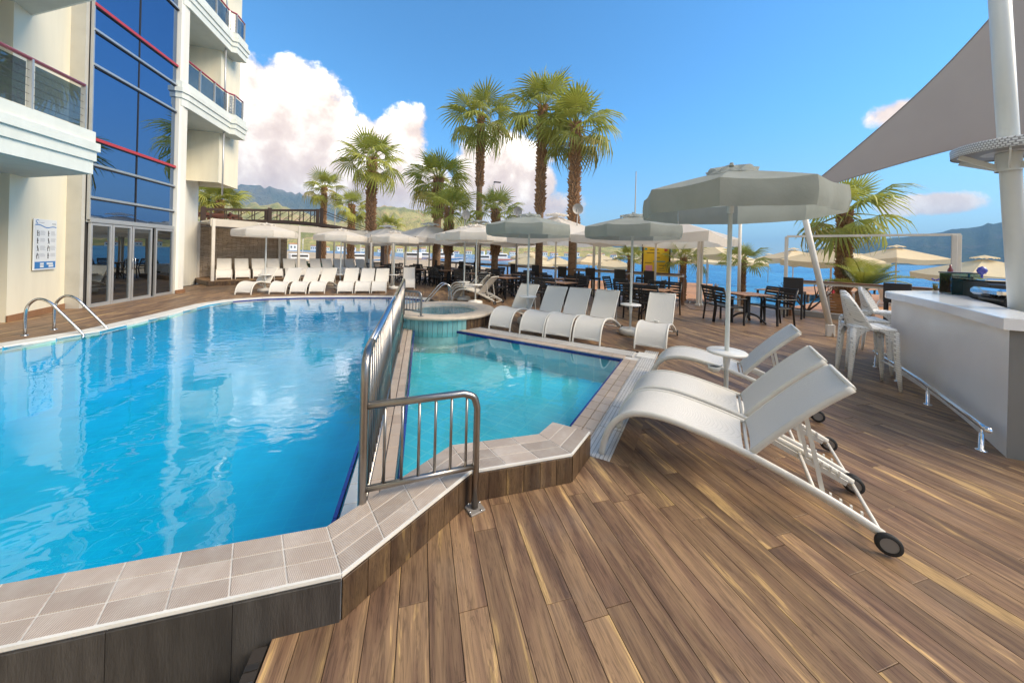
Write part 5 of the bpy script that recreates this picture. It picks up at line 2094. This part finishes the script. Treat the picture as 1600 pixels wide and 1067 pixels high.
FAN = {'young': [fan_mesh(k, .10 + .1 * k, 'palm_leaf') for k in range(2)], 'mid': [fan_mesh(10 + k, .45 + .12 * k, 'palm_leaf') for k in range(3)],
       'old': [fan_mesh(20 + k, .65 + .15 * k, 'palm_leaf') for k in range(3)] + [fan_mesh(30, .9, 'palm_leaf_old')]}


def fan_palm(label, x, y, zc, rc, rt, group, nf=38, seed=0, boots=.75, z0=0.0, lean=(0, 0), old=True):
    rg = random.Random(seed)
    rt *= .64
    nf = int(nf * .66)
    t = thing('fan_palm', label, 'palm tree', (x, y, z0), rg.uniform(0, 6.28), group)
    h = zc - z0
    pts = [(lean[0] * (k / 8) ** 1.6, lean[1] * (k / 8) ** 1.6, h * k / 8) for k in range(9)]
    rad = [rt * (1.35 if k == 0 else 1.12 - .20 * k / 8) for k in range(9)]
    MB().tube(pts, rt, 14, radii=rad).build('trunk', 'trunk', t)
    b = MB()
    zz = h * (1 - boots)
    while zz < h:
        f = zz / h
        cx, cy = lean[0] * f ** 1.6, lean[1] * f ** 1.6
        r = rt * (1.10 - .2 * f)
        n = 9
        ph = rg.uniform(0, 6.28)
        for k in range(n):
            a = ph + 2 * math.pi * k / n + rg.uniform(-.15, .15)
            l = rt * rg.uniform(.45, 1.05)
            w = rt * rg.uniform(.22, .34)
            c, s = math.cos(a), math.sin(a)
            up = rg.uniform(.55, 1.5) * l
            P = [(cx + c * r * .9 - s * w, cy + s * r * .9 + c * w, zz), (cx + c * r * .9 + s * w, cy + s * r * .9 - c * w, zz),
                 (cx + c * (r + l * .55), cy + s * (r + l * .55), zz + up * .5 - .02), (cx + c * (r + l), cy + s * (r + l), zz + up), (cx + c * r * .95, cy + s * r * .95, zz + l * 1.0)]
            b.add(P, [(0, 1, 2), (0, 2, 3), (2, 1, 3), (0, 3, 4), (3, 1, 4)])
        zz += rt * .42
    stuff(b.build('leaf_bases', 'leaf_base', t))
    for k in range(nf):
        f = (k + .5) / nf
        el = 84 - 128 * f ** 1.02 + rg.uniform(-12, 12)
        if not old:
            el = 80 - 95 * f + rg.uniform(-8, 8)
        az = k * 2.39996 + rg.uniform(-.25, .25)
        kind = 'young' if el > 48 else 'mid' if el > -8 else 'old'
        o = bpy.data.objects.new('frond', rg.choice(FAN[kind]))
        COL.objects.link(o)
        o.parent = t
        s = 1.15 * rc * (rg.uniform(.92, 1.12) if el < 55 else rg.uniform(.75, .95))
        q_ = Quaternion((0, 0, 1), az) @ Quaternion((0, 1, 0), -R(el)) @ Quaternion((1, 0, 0), rg.uniform(-.5, .5))
        o.rotation_mode = 'QUATERNION'
        o.rotation_quaternion = q_
        o.location = (lean[0] + .06 * math.cos(az), lean[1] + .06 * math.sin(az), h - .15 * rc * f)
        o.scale = (s, s, s)
    return t


G1 = 'fan palms along the sea ledge'
fan_palm('tall fan palm with a smooth slender trunk, the left neighbour of the shaggy pair', 2.94, 17.87, 9.0, 1.75, .24, G1, 40, 1, .42)
fan_palm('tallest fan palm with a shaggy trunk between two other tall palms', 5.28, 14.62, 8.5, 1.75, .25, G1, 42, 2, .58)
fan_palm('tall fan palm with the thickest shaggy trunk beside the satellite dish', 6.31, 13.19, 7.3, 1.65, .27, G1, 42, 3, .62)
fan_palm('fan palm with very shaggy trunk rising behind the pergola end', -3.29, 23.76, 7.7, 1.95, .34, G1, 40, 4, .7)
fan_palm('bushy yellow-green fan palm with thick trunk between pergola and dining canopies', .87, 20.52, 6.0, 1.85, .36, G1, 38, 5, .4)
fan_palm('small-crowned slender fan palm next to the street lamp', -8.59, 33.54, 7.2, 1.6, .26, G1, 32, 6, .9)
fan_palm('short fan palm standing between the slender and the shaggy palm', -5.75, 30.68, 5.4, 1.45, .30, G1, 30, 7, .9)
fan_palm('young fan palm poking through the dining canopies near the thick palm', 1.31, 17.28, 3.85, 1.25, .26, G1, 28, 8, .6, old=False)
fan_palm('young fan palm poking through the dining canopies under the slender tall palm', 3.51, 16.15, 3.8, 1.2, .25, G1, 28, 9, .6, old=False)
fan_palm('low fan palm whose crown just clears the pergola roof', -2.44, 26.64, 3.4, 1.1, .22, G1, 24, 10, .6, old=False)
G2 = 'fan palms behind the stone wall'
fan_palm('bushy fan palm behind the timber arbour next to the hotel', -16.9, 30.6, 5.5, 1.65, .28, G2, 34, 11, .6, old=False)
fan_palm('bushy fan palm behind the timber arbour next to the footbridge', -14.14, 28.87, 4.9, 1.7, .28, G2, 34, 12, .6, old=False)
fan_palm('bushy fan palm half hidden behind the hotel pillar', -18.6, 29.3, 5.2, 1.6, .28, G2, 30, 13, .6, old=False)
G3 = 'small fan palms at the water edge'
fan_palm('small fan palm beside the yellow menu board', 8.48, 12.17, 1.62, .62, .12, G3, 22, 14, .9, -.2, old=False)
fan_palm('small fan palm behind the bar ledge between menu board and canopy posts', 9.75, 10.6, 1.62, .72, .12, G3, 24, 15, .9, -.2, old=False)
fan_palm('small fan palm at the foot of the tall slim pole', 11.17, 9.34, 1.62, .72, .12, G3, 24, 16, .9, -.2, old=False)
fan_palm('fan palm with golden trunk rising behind the white frame', 12.75, 7.25, 3.25, 1.25, .20, None, 34, 17, .85, -.2)


def feather_mesh(seed, bend, material):
    rg = random.Random(seed)
    m = MB()
    spine = []
    for k in range(11):
        t = k / 10
        spine.append(Vector((t * (1 - .18 * bend * t), 0, .28 * t - bend * .55 * t * t)))
    m.tube(spine, .01, 5, radii=[.016 * (1 - .85 * k / 10) + .002 for k in range(11)])
    n = 22
    for k in range(n):
        t = .12 + .88 * k / n
        i = min(int(t * 10), 9)
        p = spine[i].lerp(spine[i + 1], t * 10 - i)
        tg = (spine[i + 1] - spine[i]).normalized()
        L = .30 * math.sin(math.pi * min(1, .18 + .78 * t)) + .05
        for s in (-1, 1):
            d = (tg * .75 + Vector((0, s * .85, .25))).normalized()
            w = tg * .012
            e = p + d * L * rg.uniform(.9, 1.1) - Vector((0, 0, .05 * L))
            mid = p + d * L * .5 + Vector((0, 0, .01))
            m.add([p - w, p + w, mid + w, mid - w, e], [(0, 1, 2, 3), (3, 2, 4)])
    return m.mesh('frond', material)


dp = thing('date_palm', 'young date palm with arching feather fronds behind the ledge', 'palm tree', (12.35, 6.55, -.2))
MB().lathe([(.22, 0), (.26, .25), (.24, .6), (.16, .95), (.05, 1.1)], 14).build('trunk', 'trunk', dp)
FE = [feather_mesh(k, .5 + .35 * k, 'dark_leaf' if k == 0 else 'palm_leaf') for k in range(3)]
rg = random.Random(4)
for k in range(15):
    o = bpy.data.objects.new('frond', rg.choice(FE))
    COL.objects.link(o)
    o.parent = dp
    o.location = (0, 0, .95)
    o.rotation_mode = 'QUATERNION'
    o.rotation_quaternion = Quaternion((0, 0, 1), k * 2.4) @ Quaternion((0, 1, 0), -R(rg.uniform(22, 80)))
    s = rg.uniform(1.0, 1.45)
    o.scale = (s, s, s)


def paddle_mesh(seed):
    rg = random.Random(seed)
    rows = []
    for i in range(11):
        t = i / 10
        w = .13 * math.sin(math.pi * min(1, max(0, (t - .28) / .72)) ** .8) if t > .28 else .008
        x, z = t * .55 * (1 + .2 * seed), t * 1.0 - .45 * t ** 3
        rows.append([(x, -w, z + .35 * w), (x, 0, z), (x, w, z + .35 * w)])
    return MB().grid(rows, True).mesh('leaf', 'dark_leaf')


PD = [paddle_mesh(k) for k in range(3)]
for k, (x, y) in enumerate(((-7.4, 23.9), (-6.55, 23.6), (-5.7, 23.4), (-4.6, 23.1), (-3.83, 22.9), (-2.27, 22.45))):
    t = thing('banana_plant', 'dark green banana plant with upright paddle leaves behind the pergola loungers', 'plant', (x, y, -.1), 0, 'banana plants in a row')
    for j in range(7):
        o = bpy.data.objects.new('leaf', PD[j % 3])
        COL.objects.link(o)
        o.parent = t
        o.rotation_euler = (0, random.uniform(-.15, .35), j * 2.4 + k)
        s = random.uniform(1.0, 1.5)
        o.scale = (s, s, s)
    MB().tube([(0, 0, 0), (.02, 0, .5)], .06, 8, radii=[.08, .05]).build('stem', 'dark_leaf', t)
tw = thing('bare_shrub', 'leafless twisted shrub behind the tall chair at the white frame', 'shrub', (11.3, 7.3, -.2))
rg = random.Random(11)


def twig(p, d, l, r, depth):
    q_ = p + d * l
    mid = p.lerp(q_, .5) + Vector((rg.uniform(-.05, .05), rg.uniform(-.05, .05), rg.uniform(-.02, .04)))
    MB().tube([p, mid, q_], r, 5, radii=[r, r * .85, r * .6]).build('branch', 'dried_twig', tw)
    if depth:
        for _ in range(3 if depth > 1 else 2):
            twig(q_, (d + Vector((rg.uniform(-.8, .8), rg.uniform(-.8, .8), rg.uniform(-.1, .6)))).normalized(), l * .62, r * .6, depth - 1)


for k in range(4):
    twig(Vector((0, 0, .3)), Vector((math.cos(k * 1.6), math.sin(k * 1.6), 1.1)).normalized(), .55, .03, 2)
MB().lathe([(.05, .35), (.06, 0)], 8).build('stem', 'dried_twig', tw)

# ================================================================== small fixtures on the terrace
mbd = thing('menu_board', 'yellow menu board with dark frame standing behind the sea ledge', 'sign', (9.18, 11.45, 0), R(-25))
MB().box((0, 0, 1.52), (.98, .04, 1.08), 0, .006).build('panel', 'yellow_board', mbd)
for s in (-1, 1):
    MB().box((s * .52, 0, 1.12), (.06, .06, 2.24)).build('upright', 'dark_timber', mbd)
for z in (2.12, .94):
    MB().box((0, 0, z), (.98, .05, .09)).build('crosspiece', 'dark_timber', mbd)
m = MB()
for z, w, x in ((1.93, .34, -.08), (1.80, .5, -.12), (1.40, .26, -.30), (1.62, .18, .05), (1.30, .3, .25), (1.18, .22, .2), (1.1, .26, .22)):
    m.box((x, -.023, z), (w, .004, .022))
stuff(m.build('print_lines', 'sign_black', mbd))
MB().box((.37, -.024, 1.93), (.12, .006, .10)).build('red_print', 'board_red', mbd)
MB().box((-.40, -.024, 1.96), (.10, .006, .08)).build('teal_print', 'board_teal', mbd)
MB().box((-.27, -.024, 1.17), (.26, .006, .26)).build('pink_print', 'board_pink', mbd)
MB().box((.12, -.024, 1.46), (.46, .006, .04)).build('teal_print', 'board_teal', mbd)
for k, (x, y, z, a) in enumerate(((1.86, 15.05, 3.32, -60), (4.06, 14.23, 3.5, -75), (6.05, 12.3, 3.5, -100))):
    t = thing('satellite_dish', ('grey satellite dish on a pole near the young palm crown', 'grey satellite dish on a pole above the middle canopy', 'grey satellite dish on a pole against the thickest palm trunk')[k], 'satellite dish', (x, y, 0), R(a), 'satellite dishes')
    MB().tube([(0, 0, 0), (0, 0, z)], .025, 8).build('pole', 'dish_grey', t)
    d = MB().lathe([(0, 0), (.08, .010), (.16, .04), (.22, .08)], 24)
    d.v = [(v[2] - .02, v[0], v[1] + z) for v in d.v]
    d.build('dish', 'dish_grey', t)
    MB().tube([(0, 0, z - .28), (.30, 0, z - .02)], .01, 6).build('feed_arm', 'dish_grey', t)
for x, y, z, lab in ((-7.61, 33.27, 6.1, 'thin street lamp beside the slender fan palm'), (5.13, 24.52, 7.0, 'street lamp with flat head behind the tall palms')):
    t = thing('street_lamp', lab, 'street lamp', (x, y, -.2), 0, 'street lamps')
    MB().tube([(0, 0, 0), (0, 0, z + .2)], .05, 8, radii=[.07, .04]).build('pole', 'dish_grey', t)
    MB().box((.25, 0, z + .2), (.55, .16, .08), 0, .02).build('lamp_head', 'dark_bar', t)
t = thing('flagpole', 'thin bare flagpole behind the grey-green parasol', 'pole', (9.86, 13.86, -.3))
MB().tube([(0, 0, 0), (0, 0, 6.0)], .04, 8, radii=[.045, .02]).build('shaft', 'dish_grey', t)
MB().lathe([(0, .05), (.03, .03), (0, 0)], 8, (0, 0, 6.0)).build('finial', 'dish_grey', t)
t = tag(MB().tube(catmull([(8.0, 8.9, .01), (8.05, 8.95, .10), (8.2, 8.98, .14), (8.35, 8.9, .05), (8.3, 8.6, .008), (8.7, 8.2, .008), (9.0, 8.4, .008)], 5), .007, 6).build('loose_cable', 'rubber'), 'loop of dark cable lying on the deck by the canopy posts', 'cable')

# ================================================================== beach and jetties
SQ0 = square_parasol(14.9, 14.5, 1.35, 2.95, 2.35, R(20), 'canvas_cream', 'cream beach parasol on the water platform behind the canopy posts', 'beach parasols')
SQ0.location.z = -.45
BEACH = [(26.9, 18.4, -.45, 1.0, 'cream beach parasol beyond the bare shrub'), (16.65, 9.9, -.55, .95, 'cream beach parasol partly behind the golden-trunked palm'), (26.1, 12.4, -.45, 1.02, 'cream beach parasol over white loungers beside the date palm'),
         (38.2, 20.5, -.6, 1.0, 'cream beach parasol behind the date palm'), (20.6, 7.35, -1.0, .98, 'pale beach parasol visible past the bar mast')]
for x, y, z, s, lab in BEACH:
    o = copy_tree(SQ0, (x, y, z), random.uniform(0, 1.5), lab, 'beach parasols', scale=s)
for x, y, z, s in ((35.2, 26.5, -.7, 1.0), (17.9, 19.9, -.8, 1.0), (20.1, 25.5, -1.0, 1.0), (27.9, 23.3, -.95, 1.0), (14.6, 27.1, -1.1, .95), (14.0, 22.0, -1.15, .9), (7.65, 22.8, -1.1, .9), (11.0, 26.0, -1.15, .9),
                   (24.0, 29.0, -1.0, 1.0), (31.0, 30.0, -1.0, 1.0), (19.0, 33.0, -1.0, 1.0), (10.5, 32.0, -1.0, 1.0)):
    copy_tree(SQ0, (x, y, z), random.uniform(0, 1.5), 'cream beach parasol in the distant rows over the water', 'distant beach parasols', scale=s)


def jetty(label, cx, cy, a, L, W, z):
    t = thing('jetty', label, 'jetty', (cx, cy, z), R(a), 'jetties')
    n = int(L / .3)
    bm = MB().box((0, 0, 0), (.29, W, .05)).mesh('plank', 'orange_timber')
    for k in range(n):
        link('plank', bm, t, (-L / 2 + .15 + k * .3, 0, -.025))
    pm = MB().tube([(0, 0, -1.6), (0, 0, -.05)], .08, 8).mesh('pile', 'dark_timber')
    for k in range(int(L / 3) + 1):
        for s in (-1, 1):
            link('pile', pm, t, (-L / 2 + .2 + k * 3, s * (W / 2 - .15), 0))


jetty('timber jetty carrying the beach parasols beside the date palm', 22.5, 11.2, 18, 17, 4.0, -.5)
jetty('timber jetty behind the bare shrub', 32.5, 19.6, 12, 15, 3.4, -.6)
jetty('timber jetty behind the long sea ledge', 20.0, 21.5, 42, 22, 3.2, -.95)
jetty('timber jetty in line with the menu board', 14.8, 27.5, 60, 14, 3.2, -1.05)
for k, (x, y, a) in enumerate(((23.0, 11.0, 195), (23.9, 11.2, 198), (24.8, 11.5, 200), (26.6, 11.9, 197), (27.5, 12.2, 199), (19.3, 10.4, 200), (17.6, 10.2, 230))):
    o = copy_tree(LOUNGERS[0], (x, y, -.5), R(a), 'white beach lounger on the timber jetty by the date palm', 'loungers on the jetty')


def slat_chair(label, x, y, a, group):
    t = thing('slatted_beach_chair', label, 'beach chair', (x, y, -.21), R(a), group)
    for k in range(7):
        MB().box((-.30 - .03 * k, 0, .34 + k * .085), (.02, .62, .07)).build('back_slat', 'orange_timber', t)
    for k in range(6):
        MB().box((-.20 + .11 * k, 0, .30), (.095, .62, .02)).build('seat_slat', 'orange_timber', t)
    for sx in (-.22, .36):
        for sy in (-.27, .27):
            MB().box((sx, sy, .15), (.05, .05, .30)).build('leg', 'white_metal', t)
    for sy in (-.27, .27):
        MB().bar((-.27, sy, .2), (-.52, sy, .93), .04, .03).build('back_post', 'white_metal', t)


for x, y, a, lab in ((12.3, 6.95, 20, 'orange slatted beach chair beside the shaggy palm foot'), (12.6, 5.6, 25, 'orange slatted beach chair behind the tall chair near the bar')):
    slat_chair(lab, x, y, a, 'slatted beach chairs')
slat_chair('pale slatted beach chair between two canopy posts', 9.9, 9.9, 140, 'slatted beach chairs')
t = thing('low_bollard', 'short pale square bollard at the deck edge before the sea', 'bollard', (10.25, 9.75, 0))
MB().box((0, 0, .28), (.20, .12, .56), R(30), .008).build('body', 'post_white', t)
MB().box((0, 0, .57), (.22, .14, .02), R(30), .004).build('cap', 'post_white', t)
rg = random.Random(21)
for k in range(26):
    s = rg.uniform(.12, .32)
    if k < 14:
        p = Vector((11.0, 10.9, -.25)).lerp(Vector((13.9, 8.9, -.3)), k / 13) + Vector((rg.uniform(-.25, .25), rg.uniform(-.2, .3), 0))
    else:
        p = Vector((11.3, 6.9, -.15)).lerp(Vector((12.7, 6.1, -.15)), (k - 14) / 11) + Vector((rg.uniform(-.3, .3), rg.uniform(-.2, .3), 0))
        s *= .55
    m = MB()
    rows = []
    for i in range(7):
        th = math.pi * i / 6
        rows.append([(math.sin(th) * math.cos(2 * math.pi * j / 10) * s * (1 + .35 * fbm(j % 10 * .7, i * .8, k)), math.sin(th) * math.sin(2 * math.pi * j / 10) * s * (1 + .35 * fbm(j % 10 * .7, i * .8, k + 50)), math.cos(th) * s * .7) for j in range(11)])
    o = m.grid(rows, True, flip=True).build('boulder', 'rock', None, tuple(p))
    tag(o, 'rough brown boulder on the shore below the deck edge' if k < 14 else 'small stone round the shaggy palm foot', 'rock', 'shore boulders' if k < 14 else 'stones at the palm foot')
pl = thing('planter_kerb', 'low concrete kerb between deck and palm bed', 'kerb', (11.2, 6.6, 0))
for a, b in (((-.45, 1.1), (.55, -.75)), ((.56, -.77), (.85, -2.4))):
    MB().bar((a[0], a[1], .02), (b[0], b[1], .02), .22, .26).build('kerb_block', 'concrete', pl)

# harbour boats far behind the tables
for k, (x, y, s, a) in enumerate(((-10.9, 66, 1.0, 20), (-2.3, 78, 1.2, 160), (6.5, 86, 1.3, 10), (14.0, 80, 1.1, 175), (-19, 62, .9, 30), (22, 92, 1.3, 5), (1, 95, 1.2, 0))):
    t = thing('harbour_boat', ('white harbour boat with blue stripe moored beyond the beach', 'white harbour boat with red hull band moored beyond the beach')[k % 2], 'boat', (x, y, -1.2), R(a), 'moored harbour boats')
    hull = []
    for i in range(9):
        f = i / 8
        w = 1.25 * (1 - f ** 3) + .03
        hull.append([(-4 + 8 * f, -w, 1.0 + .4 * f * f), (-4 + 8 * f, -w * .8, .1), (-4 + 8 * f, 0, -.35), (-4 + 8 * f, w * .8, .1), (-4 + 8 * f, w, 1.0 + .4 * f * f)])
    MB().grid(hull, True).build('hull', 'boat_white', t)
    MB().grid([[(p[0][0], p[0][1] * 1.01, p[0][2] - .1), (p[0][0], p[0][1] * 1.0, p[0][2] - .35)] for p in hull], True).build('stripe', 'boat_blue' if k % 2 == 0 else 'boat_red', t)
    MB().add([hull[i][0] for i in range(9)] + [hull[i][4] for i in range(9)], [(i, i + 1, 10 + i, 9 + i) for i in range(8)]).build('deck', 'orange_timber', t)
    MB().box((-.4, 0, 1.65), (3.0, 1.7, 1.2), 0, .15).build('cabin', 'boat_white', t)
    MB().box((-.4, 0, 1.85), (2.6, 1.74, .45), 0, .05).build('window_band', 'window_dark', t)
    MB().tube([(.2, 0, 2.2), (.2, 0, 5.0)], .05, 6).build('mast', 'boat_white', t)
    t.scale = (s, s, s)
# low white waterfront houses on the far shore
rg = random.Random(31)
for k in range(34):
    az = -27 + k * 1.85 + rg.uniform(-.6, .6)
    dd = rg.uniform(640, 900)
    w, h, dp_ = rg.uniform(9, 17), rg.uniform(5, 11), rg.uniform(8, 12)
    x, y = math.sin(R(az)) * dd, math.cos(R(az)) * dd
    t = thing('waterfront_house', 'small pale house on the far shore below the green hill', 'house', (x, y, -1.5), R(-az + rg.uniform(-25, 25)), 'houses along the far shore')
    MB().box((0, 0, h / 2), (w, dp_, h)).build('wall', ('boat_white', 'cream_wall', 'white_wall')[k % 3], t)
    MB().add([(-w / 2 - .5, -dp_ / 2 - .5, h), (w / 2 + .5, -dp_ / 2 - .5, h), (w / 2 + .5, dp_ / 2 + .5, h), (-w / 2 - .5, dp_ / 2 + .5, h), (-w / 2, 0, h + 2.2), (w / 2, 0, h + 2.2)], [(0, 1, 5, 4), (2, 3, 4, 5), (1, 2, 5), (3, 0, 4)]).build('roof', 'orange_timber', t)
    for j in range(3):
        MB().box((-w / 3 + j * w / 3, -dp_ / 2 - .02, h * .55), (w * .14, .1, h * .3)).build('window', 'window_dark', t)

# person sitting on the jetty
pe = thing('person', 'person in a red top with dark hair sitting on a beach lounger', 'person', (17.45, 10.1, -.5), R(230))
verts = [(0, 0, .46), (0, 0, .66), (-.05, 0, .88), (-.05, 0, 1.0), (-.04, 0, 1.12), (.0, .17, .86), (.16, .22, .66), (.34, .14, .58), (.0, -.17, .86), (.16, -.22, .66), (.34, -.14, .58),
         (.05, .10, .46), (.42, .11, .50), (.46, .11, .10), (.58, .11, .06), (.05, -.10, .46), (.42, -.11, .50), (.46, -.11, .10), (.58, -.11, .06)]
edges = [(0, 1), (1, 2), (2, 3), (3, 4), (2, 5), (5, 6), (6, 7), (2, 8), (8, 9), (9, 10), (0, 11), (11, 12), (12, 13), (13, 14), (0, 15), (15, 16), (16, 17), (17, 18)]
rads = [.13, .13, .13, .055, .095, .06, .045, .035, .06, .045, .035, .085, .06, .04, .035, .085, .06, .04, .035]
me = bpy.data.meshes.new('body')
me.from_pydata(verts, edges, [])
me.materials.append(MATS['red_shirt'])
me.materials.append(MATS['skin'])
bo = link('body', me, pe)
sk = bo.modifiers.new('skin', 'SKIN')
if me.skin_vertices:
    sd = me.skin_vertices[0].data
else:
    bo.modifiers.remove(sk)
    bpy.context.view_layer.objects.active = bo
    sk = bo.modifiers.new('skin', 'SKIN')
    bpy.ops.mesh.customdata_skin_add()
    sd = me.skin_vertices[0].data
for i, r_ in enumerate(rads):
    sd[i].radius = (r_, r_)
sd[0].use_root = True
bo.modifiers.new('sub', 'SUBSURF').levels = 1
MB().lathe([(0, .13), (.07, .11), (.10, .04), (.09, -.03)], 12, (-.055, 0, 1.13)).build('hair', 'hair', pe)


# ================================================================== sea haze
hz = MB().box((0, 0, 378), (25000, 25000, 845)).mesh('haze', 'sign_white')
hz.materials.clear()
hm = bpy.data.materials.new('haze_air')
hm.use_nodes = True
N = Nodes(hm.node_tree)
ho = N.new('ShaderNodeOutputMaterial')
hv = N.new('ShaderNodeVolumePrincipled')
hv.inputs['Color'].default_value = (.30, .62, 1.0, 1)
hv.inputs['Density'].default_value = HAZE_DENSITY
N.link(hv.outputs[0], ho.inputs['Volume'])
hz.materials.append(hm)
stuff(link('haze', hz))
